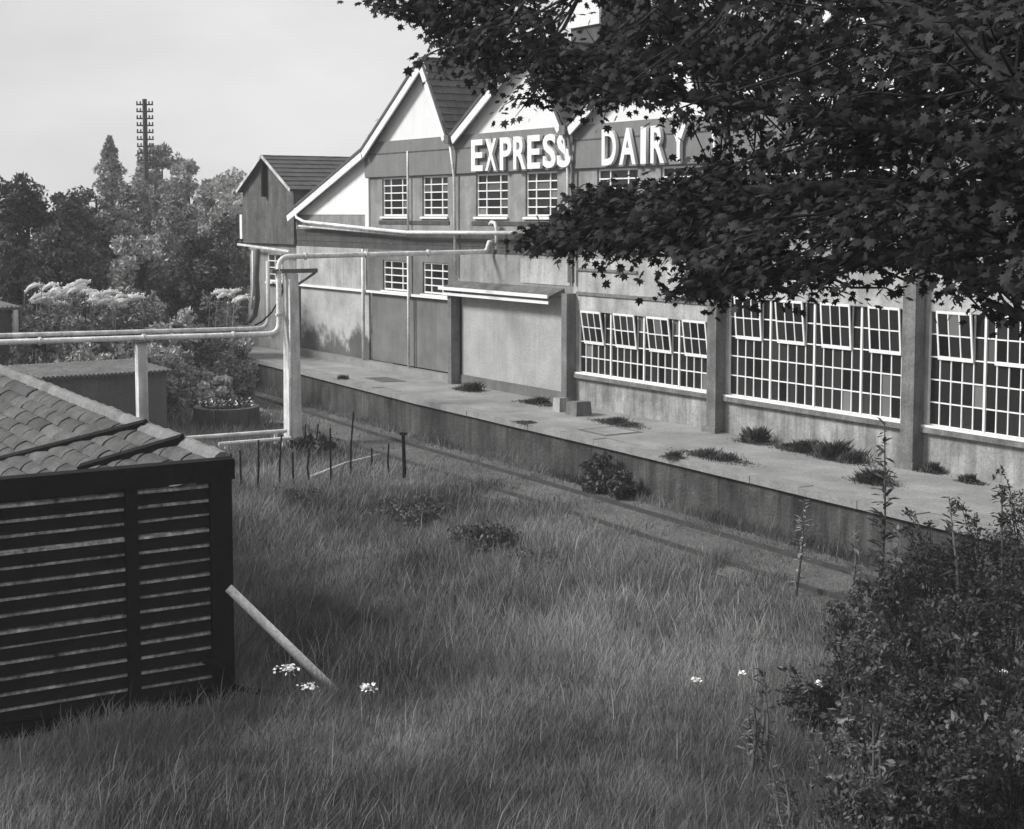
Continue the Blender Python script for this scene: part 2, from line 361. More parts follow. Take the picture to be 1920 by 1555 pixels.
mb = MB(); mb.box(x0-.32, x1-.52, FY-.55, FY-.502, 4.14, 4.24); mb.build('canopy_fascia', M['white'], cn)
mb = MB(); mb.box(x0-.22, x1-.62, FY-.45, FY-.41, 3.97, 4.06); mb.build('canopy_rail', M['white'], cn)
# bay 1: grey sliding doors and two windows over them
x0, x1 = COLS[1], COLS[2]
lw = [(x0+1.12, x0+2.95, 3.93, 4.95), (x0+3.95, x0+5.62, 3.93, 4.95)]
wallpart('wall', M['panel'], x0, x1, 3.86, 5.3, lw)
for a, c, d, e in lw: small_window(a+.02, c-.02, d+.02, e-.02, 4)
for a, c in ((x0+.12, x0+3.14), (x0+3.2, x1-.16)):
    mb = MB(); mb.box(a, c, FY+.1, FY+.16, 1.42, 3.8); mb.build('sliding_door', M['panel'], depot)
mb = MB(); mb.box(COLS[0], x1, FY-.22, FY+.1, 1.0, 1.38); mb.build('door_step', M['coping'], depot)
mb = MB(); mb.box(COLS[0]+.1, x1-.1, FY-.06, FY+.04, 3.78, 3.86); mb.build('door_beam', M['bar'], depot)
# bay 0: pale blotched panel
x0, x1 = COLS[0], COLS[1]
wallpart('wall', M['pale'], x0, x1, 3.86, 5.3)
mb = MB(); mb.box(x0+.2, x1-.08, FY+.08, FY+.14, 1.4, 3.79); mb.build('blotched_panel', M['blotch'], depot)
# upper storey
for k in range(0, 7):
    x0, x1 = COLS[k], COLS[k+1]
    if k < 3:
        mb = MB(); z0, z1 = 5.3, 5.95
        for i in range(3): mb.box(x0, x1, FY+.03-.008*i, FY+.2, z0+i*.2167, z0+(i+1)*.2167-.012)
        mb.build('boarding', M['boarddark'], depot)  # dark strip along the wall between the two pipes
    if k == 0:
        wallpart('upper_wall', M['upper'], x0, x1, 5.95, 6.5)
        continue
    ops = [(x0+1.12, x0+2.97, 6.46, 7.75), (x0+3.95, x0+5.62, 6.46, 7.75)]
    wallpart('upper_wall', M['upper'], x0, x1, 6.2 if k > 2 else 5.95, 7.79, ops)
    for a, c, d, e in ops: small_window(a+.02, c-.02, d+.02, e-.02, 5)
    mb = MB(); mb.box(x0+.9, x1-.5, FY-.03, FY-.003, 6.18, 6.3); mb.build('string_course', M['boarddark'], depot)
    mb = MB(); mb.box(x0, x1, FY-.1, FY+.2, 7.79, 8.98); mb.build('fascia', M['fascia'], depot)
    mb = MB(); mb.box(x0+.1, x1-.1, FY-.112, FY-.104, 8.55, 8.585); mb.build('fascia_strip', M['boarddark'], depot)
# saw-tooth gables
def slopes(a, b, y0, y1, n, name):      # courses of slates from eave a to ridge b (xz points)
    mb = MB(); a = Vector((a[0], 0, a[1])); b = Vector((b[0], 0, b[1])); d = (b-a)/n; nr = Vector((-d.z, 0, d.x)).normalized()
    if nr.z < 0: nr = -nr
    mb.cur = 0
    for i in range(n):
        lo = a+d*i+nr*.045; hi = a+d*(i+1.15)+nr*.012
        yy = y0; k = 0
        while yy < y1-.01:
            y2 = min(yy+(.35 if y0 < 30 and yy < 34 else 3), y1); j = Vector((0, 0, random.uniform(0, .012)))
            mb.hexa([lo-nr*.02+Vector((0, yy+.004, 0)), hi-nr*.02+Vector((0, yy+.004, 0)), hi-nr*.02+Vector((0, y2-.004, 0)), lo-nr*.02+Vector((0, y2-.004, 0)),
                     lo+j+Vector((0, yy+.004, 0)), hi+j+Vector((0, yy+.004, 0)), hi+j+Vector((0, y2-.004, 0)), lo+j+Vector((0, y2-.004, 0))])
            yy = y2
    o = mb.build('slates', M['slate'], depot); o['kind'] = 'stuff'
    dk = MB(); a2, b2 = a-nr*.03, b-nr*.03
    dk.face([(a2.x, y0, a2.z), (b2.x, y0, b2.z), (b2.x, y1, b2.z), (a2.x, y1, a2.z)]); dk.build('roof_deck', M['boarddark'], depot)
def barge(a, b, ends=(0, 0), wdt=.28):
    a = Vector((a[0], 0, a[1])); b = Vector((b[0], 0, b[1])); d = (b-a).normalized(); n = Vector((-d.z, 0, d.x))
    if n.z > 0: n = -n
    y0, y1 = FY-.34, FY-.28
    mb = MB(); a_, b_ = a-d*ends[0], b+d*ends[1]
    mb.hexa([Vector((0, y, 0))+p_ for y, p_ in ((y0, a_+n*wdt), (y0, b_+n*wdt), (y1, b_+n*wdt), (y1, a_+n*wdt), (y0, a_-n*.05), (y0, b_-n*.05), (y1, b_-n*.05), (y1, a_-n*.05))]); mb.build('bargeboard', M['white'], depot)
    mb = MB(); mb.hexa([Vector((0, y, 0))+p_ for y, p_ in ((y0-.03, a_+n*.02), (y0-.03, b_+n*.02), (y0-.002, b_+n*.02), (y0-.002, a_+n*.02), (y0-.03, a_-n*.075), (y0-.03, b_-n*.075), (y0-.002, b_-n*.075), (y0-.002, a_-n*.075))]); mb.build('verge_trim', M['slate'], depot)
    mb = MB(); a3, b3 = a_+n*.06, b_+n*.06
    mb.face([a3+Vector((0, y1, 0)), b3+Vector((0, y1, 0)), b3+Vector((0, FY+.3, 0)), a3+Vector((0, FY+.3, 0))]); mb.build('soffit', M['boarddark'], depot)
YB = 42.
for k in range(1, 7):
    x0, x1 = COLS[k], COLS[k+1]
    l = (x0, 8.95) if k > 1 else (-48.55, 8.68); ap = (x0+4.48, 11.5); r = (x1-.02, 8.95)
    mb = MB(); mb.face([(x0+.05, FY-.02, 8.98), (x1-.05, FY-.02, 8.98), (ap[0], FY-.02, ap[1]-.03)]); mb.build('gable', M['gable'], depot)
    slopes(l, ap, FY-.32, YB, 9, 's'); slopes(r, ap, FY-.32, YB, 11, 's')
    barge((l[0]+.12, l[1]), ap); barge((r[0]-.12, r[1]), ap)
    mb = MB(); mb.box(x1-.14, x1+.14, FY-.42, FY-.14, 8.72, 8.98); mb.build('rainwater_hopper', M['pillar'], depot)
    for dxp in ((-.09, .12) if k > 1 else (.02,)):
        mb = MB(); mb.tube([(x1+dxp, FY-.3, 8.8), (x1+dxp, FY-.14, 7.7), (x1+dxp, FY-.1, 4.6)], .045, 8); mb.build('downpipe', M['pipe'] if dxp < .1 else M['pillar'], depot, True)
slopes((-54.75, 6.5), (-48.5, 8.68), FY-.32, YB, 12, 's'); barge((-54.75, 6.5), (-48.5, 8.68), (0, .05))
mb = MB(); mb.face([(-54.3, FY-.02, 6.5), (-48.7, FY-.02, 6.5), (-48.7, FY-.02, 8.5), ]); mb.build('gable', M['white'], depot)
mb = MB(); mb.box(-48.66, -48.4, FY-.06, FY+.05, 5.95, 8.6); mb.build('corner_post', M['white'], depot)
for x, z0, z1, rr in ((-48.75, 1.38, 5.3, .06), (-45.42, 1.38, 5.3, .045), (-42.5, 1.38, 4.2, .045), (-45.42, 5.95, 8.6, .035)):
    mb = MB(); mb.tube([(x, FY-.12, z0), (x, FY-.12, z1)], rr, 8); mb.build('vertical_pipe', M['pipe'], depot, True)
for x, wd in ((COLS[2], .11), (COLS[3], .13), (COLS[4], .17), (COLS[5], .18), (COLS[6], .18), (COLS[7], .18)):
    mb = MB(); mb.box(x-wd, x+wd, FY-.32, FY-.003, 1.1, 4.3 if wd < .15 else 5.25); mb.build('pillar', M['pillar'], depot)
for x in COLS[4:]:
    mb = MB(); mb.box(x-.26, x+.26, FY-.4, FY-.325, 1.1, 1.3); mb.build('pillar_foot', M['pillar'], depot)
    mb = MB(); mb.box(x-.1, x+.1, FY-.2, FY-.003, 5.25, 7.75); mb.build('pilaster', M['pillar'], depot)
# body: back and ends
mb = MB(); mb.box(COLS[1]+.1, COLS[7], YB-.3, YB, 0, 9); mb.box(COLS[7]-.3, COLS[7], FY+.32, YB-.32, 0, 8.9); mb.build('rear_wall', M['wall'], depot)
mb = MB(); mb.box(COLS[1]+.1, COLS[7]-.35, FY+.9, FY+1.0, 1.0, 8.9); mb.build('inner_wall', M['boarddark'], depot)
# wing at the far end: dark boarded upper storey on a pale wall
GX0, GX1, GA = -59.7, -54.7, -57.25
mb = MB(); mb.face([(GX0, FY-.05, 5.35), (GX1, FY-.05, 5.35), (GX1, FY-.05, 7.5), (GA, FY-.05, 8.8), (GX0, FY-.05, 7.5)])
mb.face([(GX1, FY-.05, 5.35), (GX1, 36, 5.35), (GX1, 36, 7.5), (GX1, FY-.05, 7.5)]); mb.face([(GX0, 36, 5.35), (GX0, FY-.05, 5.35), (GX0, FY-.05, 7.5), (GX0, 36, 7.5)])
mb.face([(GX0, 36, 5.35), (GX1, 36, 5.35), (GX1, FY-.05, 5.35), (GX0, FY-.05, 5.35)]); mb.build('overhanging_storey', M['wingwall'], depot)
slopes((GX1+.15, 7.42), (GA, 8.8), FY-.25, 36, 8, 's'); slopes((GX0-.15, 7.42), (GA, 8.8), FY-.25, 36, 8, 's')
for a, c in (((GX0-.15, 7.42), (GA, 8.8)), ((GX1+.15, 7.42), (GA, 8.8))):
    mb = MB(); mb.bar((a[0], FY-.27, a[1]), (c[0], FY-.27, c[1]), .03, .12); mb.build('bargeboard', M['post'], depot)
mb = MB(); mb.box(GA-.1, GA+.06, FY-.25, FY-.06, 7.2, 8.6); mb.build('hoist_beam', M['black'], depot)
wallpart('wall', M['wall'], GX0+.3, GX1, 1.0, 5.33, [(-57.45, -56.1, 3.84, 4.95)], y=FY+.1)
small_window(-57.43, -56.12, 3.88, 4.93, 4, (.5,))
mb = MB(); mb.box(GX0-.25, GX0-.02, FY-.1, FY+.3, 5.5, 6.5); mb.build('vent_box', M['white'], depot)
mb = MB(); mb.bar((GX0-.1, FY-.25, 5.28), (GX1, FY-.25, 5.1), .08, .08); mb.build('overhang_gutter', M['pipe'], depot)
# rendered chimney on the roof, beyond the second gable
mb = MB(); mb.box(-43.7, -41.9, 30, 31.9, 9.5, 15); ch_ = mb.build('chimney', M['wing'], depot)  # dark colour paints the shaded sides; the white sheet is the lit front
mb = MB(); mb.box(-43.72, -41.93, 29.9, 29.998, 12.75, 15); mb.build('lit_face', M['gable'], ch_)
# lettering
sign = empty('sign_lettering', (-36, FY-.2, 7.8), 'raised white capital letters reading EXPRESS DAIRY along the grey fascia', 'sign')
def letter(ch, xa, xb, z0=7.83, z1=8.79):
    c = bpy.data.curves.new('letter', 'FONT'); c.body = ch; c.extrude = .05; c.offset = .022; c.size = 1.; c.resolution_u = 4
    t = bpy.data.objects.new('tmp', c); col.objects.link(t); bpy.context.view_layer.update()
    me = bpy.data.meshes.new_from_object(t.evaluated_get(bpy.context.evaluated_depsgraph_get())); bpy.data.objects.remove(t); bpy.data.curves.remove(c)
    co = np.array([v.co for v in me.vertices]); lo, hi = co.min(0), co.max(0)
    pts_ = np.stack([xa+(co[:, 0]-lo[0])/(hi[0]-lo[0])*(xb-xa), FY-.19-(co[:, 2])*1.0, z0+(co[:, 1]-lo[1])/(hi[1]-lo[1])*(z1-z0)], -1)
    me.vertices.foreach_set('co', pts_.astype(np.float32).ravel()); me.name = 'letter'; me.materials.clear(); me.materials.append(M['white']); me.update()
    link('letter', me, sign)
for ch, a, c, y in (('E', 106, 196, 380), ('X', 214, 304, 375), ('P', 330, 420, 370), ('R', 436, 534, 365), ('E', 546, 645, 360), ('S', 666, 768, 355), ('S', 778, 884, 345), ('D', 1128, 1240, 325), ('A', 1265, 1395, 315), ('I', 1432, 1474, 310), ('R', 1510, 1618, 310), ('Y', 1668, 1788, 305)):
    letter(ch, onY(860+a/4.174, 200+y/4.174, FY-.2).x, onY(860+c/4.174, 200+y/4.174, FY-.2).x)

# ------------------------------------------------------------------ pipe bridge over the track
PXX = -40.3
post = empty('pipe_post', (PXX, 18.1, 0), 'tall pale concrete post carrying the bent white pipes beside the track', 'post')
mb = MB(); mb.hexa([(PXX-.2, 17.9, -.2), (PXX+.2, 17.9, -.2), (PXX+.2, 18.3, -.2), (PXX-.2, 18.3, -.2), (PXX-.16, 17.93, 4.85), (PXX+.16, 17.93, 4.85), (PXX+.16, 18.25, 4.85), (PXX-.16, 18.25, 4.85)]); mb.build('shaft', M['post'], post)
mb = MB(); mb.box(PXX-.07, PXX+.07, 17.5, 18.9, 4.86, 4.98); mb.bar((PXX, 18.25, 4.5), (PXX, 18.85, 4.86), .06, .06); mb.build('bracket', M['pipedark'], post)
mb = MB(); mb.tube([(PXX+.22, 17.95, .1), (PXX+.22, 17.95, 4.7)], .03, 6); mb.build('conduit', M['pipe'], post, True)
def bend(a, c, d, r=.35, n=5):
    a, c, d = Vector(a), Vector(c), Vector(d); u = (a-c).normalized()*r; v = (d-c).normalized()*r
    return [c+u*(1-t)**2+v*t**2 for t in [i/n for i in range(n+1)]]
p0, p1, p2, p3 = (PXX, -2, 3.42), (PXX, 17.72, 3.16), (PXX, 17.72, 5.33), (PXX, 24.6, 5.38); p4 = (PXX+.1, 24.6, 5.66)
mb = MB(); mb.tube([p0]+bend(p0, p1, p2)+bend(p1, p2, p3)+bend(p2, p3, p4, .15)+[p4, (PXX+.1, 24.8, 5.7)], .075, 10)
tag(mb.build('milk_pipe', M['pipe'], None, True), 'bright white pipe running over the yard, up the tall post and across to the wall', 'pipe')
mpipe = bpy.data.objects['milk_pipe']
for a_, b_, ts in ((Vector(p0), Vector(p1), (.3, .5, .66, .8, .93)), (Vector(p1), Vector(p2), (.25, .8)), (Vector(p2), Vector(p3), (.12, .4, .7))):
    for t in ts: c0 = a_.lerp(b_, t); d0 = (b_-a_).normalized()*.03; mb = MB(); mb.tube([c0-d0, c0+d0], .11, 10); mb.build('flange', M['post'], mpipe)
q0, q1, q2 = (PXX-.35, -2, 3.58), (PXX-.35, 17.55, 3.3), (PXX-.35, 17.55, 5.2)
mb = MB(); mb.tube([q0]+bend(q0, q1, q2)+[q2], .06, 8)
tag(mb.build('thin_pipe', M['post'], None, True), 'dull grey pipe just behind the bright white one over the yard', 'pipe')
mb = MB(); a = onY(553, 386, FY-.3); mb.tube([a, onY(556, 408, FY-.3), onY(570, 416, FY-.3), onY(720, 432, FY-.3), onY(762, 436, FY-.3), onY(965, 437, FY-.3)], .06, 8)
tag(mb.build('wall_pipe', M['pipe'], None, True), 'white pipe along the depot wall just under the upper windows', 'pipe')
mb = MB(); mb.tube([onY(560, 424, FY-.2), onY(762, 441, FY-.2)], .045, 6)
tag(mb.build('gutter_pipe', M['post'], None, True), 'thin grey pipe sloping below the white triangular gable end', 'pipe')
mb = MB(); c_ = onY(930, 437, FY-.25); mb.tube([c_+Vector((.02, 0, -.5)), c_+Vector((.02, 0, .15)), c_+Vector((-.08, 0, .3)), c_+Vector((-.25, 0, .33)), c_+Vector((-.36, 0, .25))], .05, 8)
tag(mb.build('vent_pipe', M['pipe'], None, True), 'short hooked vent pipe rising above the wall pipe near the branch tips', 'pipe')
sp = empty('pipe_prop', (PXX, 13.7, 0), 'slim pale post propping the white pipe behind the tiled roof', 'post')
mb = MB(); mb.box(PXX-.13, PXX+.13, 13.57, 13.83, -.2, 3.08); mb.build('shaft', M['post'], sp); mb = MB(); mb.box(PXX-.45, PXX+.2, 13.5, 13.9, 3.08, 3.14); mb.build('cradle', M['pipedark'], sp)
mb = MB(); mb.tube([onY(x, y, 24.1) for x, y in ((482, 468), (480, 520), (482, 560), (478, 590), (468, 603))], [.13, .13, .13, .12, .1], 8)
tag(mb.build('drain_hose', M['pipedark'], None, True), 'thick dark hose hanging below the boarded wing', 'hose')
mb = MB(); mb.tube([onY(x, y, 24.0) for x, y in ((474, 470), (475, 540), (472, 580))], .05, 6)
tag(mb.build('drain_pipe', M['pipe'], None, True), 'thin white drainpipe hanging beside the dark hose', 'pipe')
mb = MB(); mb.tube([onX(x, y, PXX-.2) for x, y in ((534, 520), (528, 555), (510, 585), (492, 603), (478, 610))], .025, 6)
tag(mb.build('cable', M['black'], None, True), 'dark cable sagging from the tall post to the pipe', 'cable')
for a, c, X, lb in (((330, 823), (537, 808), -40.0, 'upper of two low white pipes lying at the foot of the post'), ((410, 833), (545, 822), -39.5, 'lower of two low white pipes lying at the foot of the post')):
    mb = MB(); p_, q_ = onX(*a, X), onX(*c, X); mb.tube([p_, q_], .055, 8)
    for t in (.1, .9): s_ = p_.lerp(q_, t); mb.box(s_.x-.04, s_.x+.04, s_.y-.04, s_.y+.04, -.1, s_.z-.03)
    tag(mb.build('low_pipe', M['pipe']), lb, 'pipe', 'low pipes by the tall post')

# ------------------------------------------------------------------ louvred filter shed
SX = -19.45
shed = empty('filter_shed', (-22, 6, 0), 'black louvred timber shed with a tiled lean-to roof in the near left corner', 'shed')
th = math.radians(33); r0 = Vector((-19.62, 7.76, 3.24)); rd = Vector((-1, 0, .0175)).normalized(); dn = Vector((0, -math.cos(th), -math.sin(th))); rn = Vector((0, -math.sin(th), math.cos(th)))
ym = onX(247, 1000, SX).y
for y0, y1 in ((7.52, 7.82), (ym-.08, ym+.08), (ym-3.0, ym-2.84)):
    mb = MB(); mb.box(SX-.16, SX+.03, y0, y1, -.1, 3.06); mb.build('post', M['black'], shed)
mb = MB(); mb.box(SX-.2, SX+.05, 1.0, 7.86, 2.985, 3.26); mb.build('top_rail', M['black'], shed)
mb = MB(); mb.box(SX-.18, SX+.0, 1.0, 7.5, -.1, .12); mb.build('bottom_rail', M['black'], shed)
for ya, yb in ((ym+.085, 7.515), (ym-2.835, ym-.085), (1.0, ym-3.005)):
    z = 2.9; i = 0
    while z > .2:
        mb = MB(); j = random.uniform(-.012, .012); zz = z+j; k = random.uniform(-.008, .008)
        mb.cur = 0
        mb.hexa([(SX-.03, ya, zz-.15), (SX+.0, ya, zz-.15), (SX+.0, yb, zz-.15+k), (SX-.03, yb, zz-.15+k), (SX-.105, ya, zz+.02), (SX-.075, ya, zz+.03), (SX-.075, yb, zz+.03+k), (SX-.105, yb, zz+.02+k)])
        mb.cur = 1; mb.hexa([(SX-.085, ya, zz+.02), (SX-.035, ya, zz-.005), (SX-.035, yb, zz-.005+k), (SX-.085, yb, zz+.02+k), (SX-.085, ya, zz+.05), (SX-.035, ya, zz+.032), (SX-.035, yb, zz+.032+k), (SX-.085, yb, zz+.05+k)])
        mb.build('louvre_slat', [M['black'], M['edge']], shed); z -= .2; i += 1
mb = MB(); mb.box(SX-.5, SX-.42, 1.0, 7.7, 0, 3.0); mb.build('dark_backing', M['black'], shed)  # black sheet behind the slats stands in for the unlit interior
mb = MB(); mb.box(-34, SX-.2, 7.78, 7.86, -.1, 3.15); mb.build('side_wall', M['black'], shed)
mb = MB(); e0 = r0+dn*4.0; mb.face([r0-rn*.06, r0+rd*14.4-rn*.06, r0+rd*14.4+dn*4-rn*.06, r0+dn*4-rn*.06]); mb.build('roof_deck', M['black'], shed)
mb = MB(); mb.box(-34, -33.8, 4.0, 7.7, -.1, 1.8); mb.box(-33.75, SX-.6, 4.1, 4.2, -.1, 1.5); mb.build('back_wall', M['black'], shed)
TL, TWD = .78, .25
tb = MB()
for q0, q1 in ((0, .2), (.2, .45), (.45, .75), (.75, 1.)):
    zz = lambda q_: .012+q_*.03+.05*math.sin(math.pi*q_)**.8*(.6+.4*q_)
    w0, w1 = q0*(TWD+.05), q1*(TWD+.05); tb.hexa([(0, w0, -.005), (TL-.04, w0, -.005), (TL-.04, w1, -.005), (0, w1, -.005), (0, w0, zz(q0)), (TL-.04, w0, zz(q0)), (TL-.04, w1, zz(q1)), (0, w1, zz(q1))])
tmesh = tb.mesh('tile', M['tile']); nt_ = 0
R3 = Matrix((rd, dn, rn)).transposed().to_4x4()
for r_ in range(14):
    for c_i in range(19):
        s = c_i*TL-(r_ % 2)*TL/2+random.uniform(-.02, .02); t = .06+r_*TWD
        if s < -.02 or s > 14 or nt_ >= 300: continue
        mw = Matrix.Translation(r0+rd*s+dn*(t+random.uniform(-.012, .012))+rn*random.uniform(0, .012)) @ R3 @ Matrix.Rotation(random.gauss(0, .012), 4, 'Z') @ Matrix.Rotation(random.gauss(0, .01), 4, 'X')
        link('tile', tmesh, shed, mw); nt_ += 1
rb = MB(); rb.tube([(0, 0, 0), (.22, 0, .005), (.45, 0, .012)], [.13, .125, .135], 10); rmesh = rb.mesh('ridge_tile', M['cap'])
for i in range(32):
    mw = Matrix.Translation(r0+rd*(i*.44+.02)+Vector((0, .02, -.03+random.uniform(-.008, .008)))) @ R3 @ Matrix.Rotation(random.gauss(0, .012), 4, 'Z'); link('ridge_tile', rmesh, shed, mw)
def onroof(x, y, h=.1):
    d = ray(x, y); p_ = r0+rn*h; return O+d*((p_-O).dot(rn)/d.dot(rn))
for a, c, lb in (((-60, 878), (274, 794), 'long black timber bar lying across the tiled roof up to the ridge'), ((150, 878), (343, 822), 'short black timber bar lying on the tiles nearest the louvres')):
    mb = MB(); mb.bar(onroof(*a, .13), onroof(*c, .13), .1, .1, rn); tag(mb.build('roof_bar', M['black']), lb, 'timber bar', 'black bars lying on the shed roof')
mb = MB(); f0 = Vector((SX+.1, 7.72, 1.52)); f1 = onZ(650, 1318, .03); mb.tube([f0, f1+(f1-f0)*.05], .062, 12)
tag(mb.build('leaning_pipe', M['pipe'], None, True), 'pale round pipe leaning from the louvred shed down into the grass', 'pipe')
mb = MB(); mb.tube([onX(380, 1238, SX+.08), onX(425, 1255, SX+.25), onZ(440, 1290, .1), onZ(500, 1300, .12), onZ(560, 1312, .1), onZ(620, 1330, .02)], .045, 8)
tag(mb.build('black_hose', M['black'], None, True), 'black hose trailing from the shed corner through the grass', 'hose')

# ------------------------------------------------------------------ small structures on the left
hut = empty('yard_hut', (-51, 12, 0), 'small dark hut with a corrugated roof at the left edge behind the pipes', 'hut')
mb = MB(); mb.box(-53.5, -50.8, 9.5, 13.0, 0, 3.45); mb.build('wall', M['wing'], hut)
mb = MB(); y = 9.3
while y < 13.3: mb.tube([(-53.7, y, 3.56), (-50.55, y, 3.5)], .07, 6); y += .14
mb.build('corrugated_roof', M['oldiron'], hut); mb = MB(); mb.box(-50.7, -50.55, 13.0, 13.15, 0, 3.45); mb.build('post', M['post'], hut)
bx = empty('brick_store', (-43, 14, 0), 'low flat roofed store behind the slim post and the tiled roof', 'store')
mb = MB(); mb.box(-45.5, -42.3, 11.8, 15.1, -.1, 2.02); mb.build('wall', mat('store wall', .12, .2, 1.2, streak=.2, fine=.2), bx)
mb = MB(); y = 11.6
while y < 15.25: mb.tube([(-45.7, y, 2.1), (-42.15, y, 2.07)], .06, 6); y += .125
mb.build('corrugated_roof', M['oldiron'], bx)
tank = empty('round_bed', (-43.9, 17.3, 0), 'low round dark walled bed topped with white flowers', 'flower bed')
cb = onZ(425, 806); rb_ = 1.0
tank.location = (cb.x, cb.y, 0)
mb = MB(); n_ = 18
for i in range(n_):
    a0, a1 = 2*math.pi*i/n_, 2*math.pi*(i+.94)/n_
    mb = MB(); f = lambda a, r, z: (cb.x+r*math.cos(a), cb.y+r*math.sin(a), z)
    mb.hexa([f(a0, .75, -.1), f(a0, rb_, -.1), f(a1, rb_, -.1), f(a1, .75, -.1), f(a0, .75, .72), f(a0, rb_, .72), f(a1, rb_, .72), f(a1, .75, .72)]); mb.build('board', M['wing'], tank)

# ------------------------------------------------------------------ foliage
def quads(c, n, size, squash=1.):
    """n leaf cards round the points c (n,3)"""
    d = rng.normal(size=(n, 3)); d /= np.linalg.norm(d, axis=1)[:, None]
    e = rng.normal(size=(n, 3)); e -= d*(e*d).sum(1)[:, None]; e /= np.linalg.norm(e, axis=1)[:, None]
    s = size*rng.uniform(.6, 1.35, n)[:, None]
    a = c-d*s; b_ = c+e*s*.42+d*s*.1; t = c+d*s; b2 = c-e*s*.42+d*s*.1
    v = np.stack([a, b_, t, b2], 1).reshape(-1, 3); return v
def cards(name, pts_, size, mt, parent):
    n = len(pts_); v = quads(pts_, n, size); return link(name, np_mesh(name, v, np.arange(4*n), np.arange(0, 4*n, 4), mt), parent)
def crown_pts(c, rad, n, nclump, spread=.28):
    c = np.array(c); rad = np.array(rad)
    u = rng.normal(size=(nclump, 3)); u /= np.linalg.norm(u, axis=1)[:, None]; rr = rng.uniform(.35, 1., nclump)**.6
    cc = c+u*rr[:, None]*rad
    k = rng.integers(0, nclump, n); w_ = rng.uniform(.6, 1.3, nclump)[k][:, None]
    b_ = rng.normal(size=(n, 3)); b_ /= np.linalg.norm(b_, axis=1)[:, None]
    return cc[k]+b_*(rng.random(n)**.4)[:, None]*np.array([1, 1, .85])*rad.mean()*spread*1.35*w_
TREES = 0
def tree(x, ytop, D, wpx, mt, label, cat='tree', size=.2, n=3200, conifer=False, ybot=None, group='trees on the bank beyond the yard'):
    s = D/F; topp = deep(x, ytop, D); bx_, by_ = topp.x, topp.y; gz_ = float(ground_z(np.array(bx_), np.array(by_))); H = topp.z-gz_; w_ = wpx*s
    t = empty('tree', (bx_, by_, gz_), label, cat, group)
    mb = MB(); mb.tube([(bx_, by_, gz_-.3), (bx_+.1, by_, gz_+H*.45), (bx_, by_+.1, gz_+H*.85)], [.22, .15, .03], 7)
    for k in range(4):
        a = random.uniform(0, 6.28); z = gz_+H*random.uniform(.3, .6); mb.tube([(bx_, by_, z), (bx_+math.cos(a)*w_*.5, by_+math.sin(a)*w_*.5, z+H*.2)], [.08, .02], 5)
    mb.build('trunk', M['bark'], t)
    if conifer:
        hh = rng.uniform(0, 1, n)**.8; an = rng.uniform(0, 6.283, n); rr = np.clip((1.02-hh)*H/(75*s), 0, 1)*w_*rng.uniform(.05, 1, n)**.5*(.85+.25*np.sin(hh*60+an*2))
        pts_ = np.stack([bx_+np.cos(an)*rr, by_+np.sin(an)*rr, gz_+H*.15+hh*H*.85-rr*.25], -1)
    else:
        pts_ = crown_pts((bx_, by_, gz_+H*.56), (w_*.86, w_*.86, H*.36), n, 60, .2)
    cards('crown', pts_, size, mt, t); return t
TL_ = [
 (-30, 262, 60, 75, 'treeA', 'dark tree cut by the left edge of the picture, tallest of the near dark trees', .2, 5200),
 (45, 290, 58, 60, 'treeA', 'dark broad tree at far left, right beside the edge tree', .2, 5200),
 (128, 302, 62, 52, 'treeA', 'dark rounded tree between the edge trees and the small conifer', .2, 4600),
 (175, 318, 64, 34, 'treeA', 'narrow dark tree just left of the small conifer', .2, 3000),
 (300, 244, 96, 66, 'treeB', 'tall round grey tree behind the telegraph pole', .3, 5200),
 (350, 268, 90, 48, 'treeB', 'rounded tree leaning against the right of the tall round tree', .3, 4200),
 (405, 288, 86, 60, 'treeC', 'pale broad tree midway between the telegraph pole and the dark wing', .28, 4600),
 (455, 296, 84, 50, 'treeC', 'pale tree directly behind the left edge of the dark wing', .28, 3600),
 (255, 318, 74, 46, 'treeB', 'mid grey tree in front of the foot of the telegraph pole', .24, 4600),
 (330, 335, 72, 60, 'treeB', 'broad mid grey tree below the tall round tree', .24, 5200),
 (205, 350, 64, 58, 'treeB', 'bushy tree below the small conifer', .22, 4600),
 (420, 352, 68, 60, 'treeB', 'bushy grey tree left of the boarded wing', .22, 5200),
 (110, 385, 56, 70, 'treeA', 'low dark bushy tree in front of the far left trees', .2, 4600),
 (260, 410, 58, 66, 'treeB', 'low spreading tree above the white plumes', .2, 4600),
 (365, 420, 58, 66, 'treeA', 'low dark tree in the hollow left of the wing', .2, 4600),
 (30, 420, 54, 60, 'treeA', 'low dark tree above the corrugated hut', .2, 4000),
 (720, 196, 110, 40, 'treeC', 'distant tree top peeping over the first gable roof', .3, 1500),
]
for x, yt, D, wp, mt, lb, sz, n in TL_: tree(x, yt, D, wp, M[mt], lb, size=sz*.55, n=int(n*2.6))
tree(205, 256, 92, 30, M['treeB'], 'small pointed conifer standing above the dark trees', size=.15, n=6000, conifer=True)
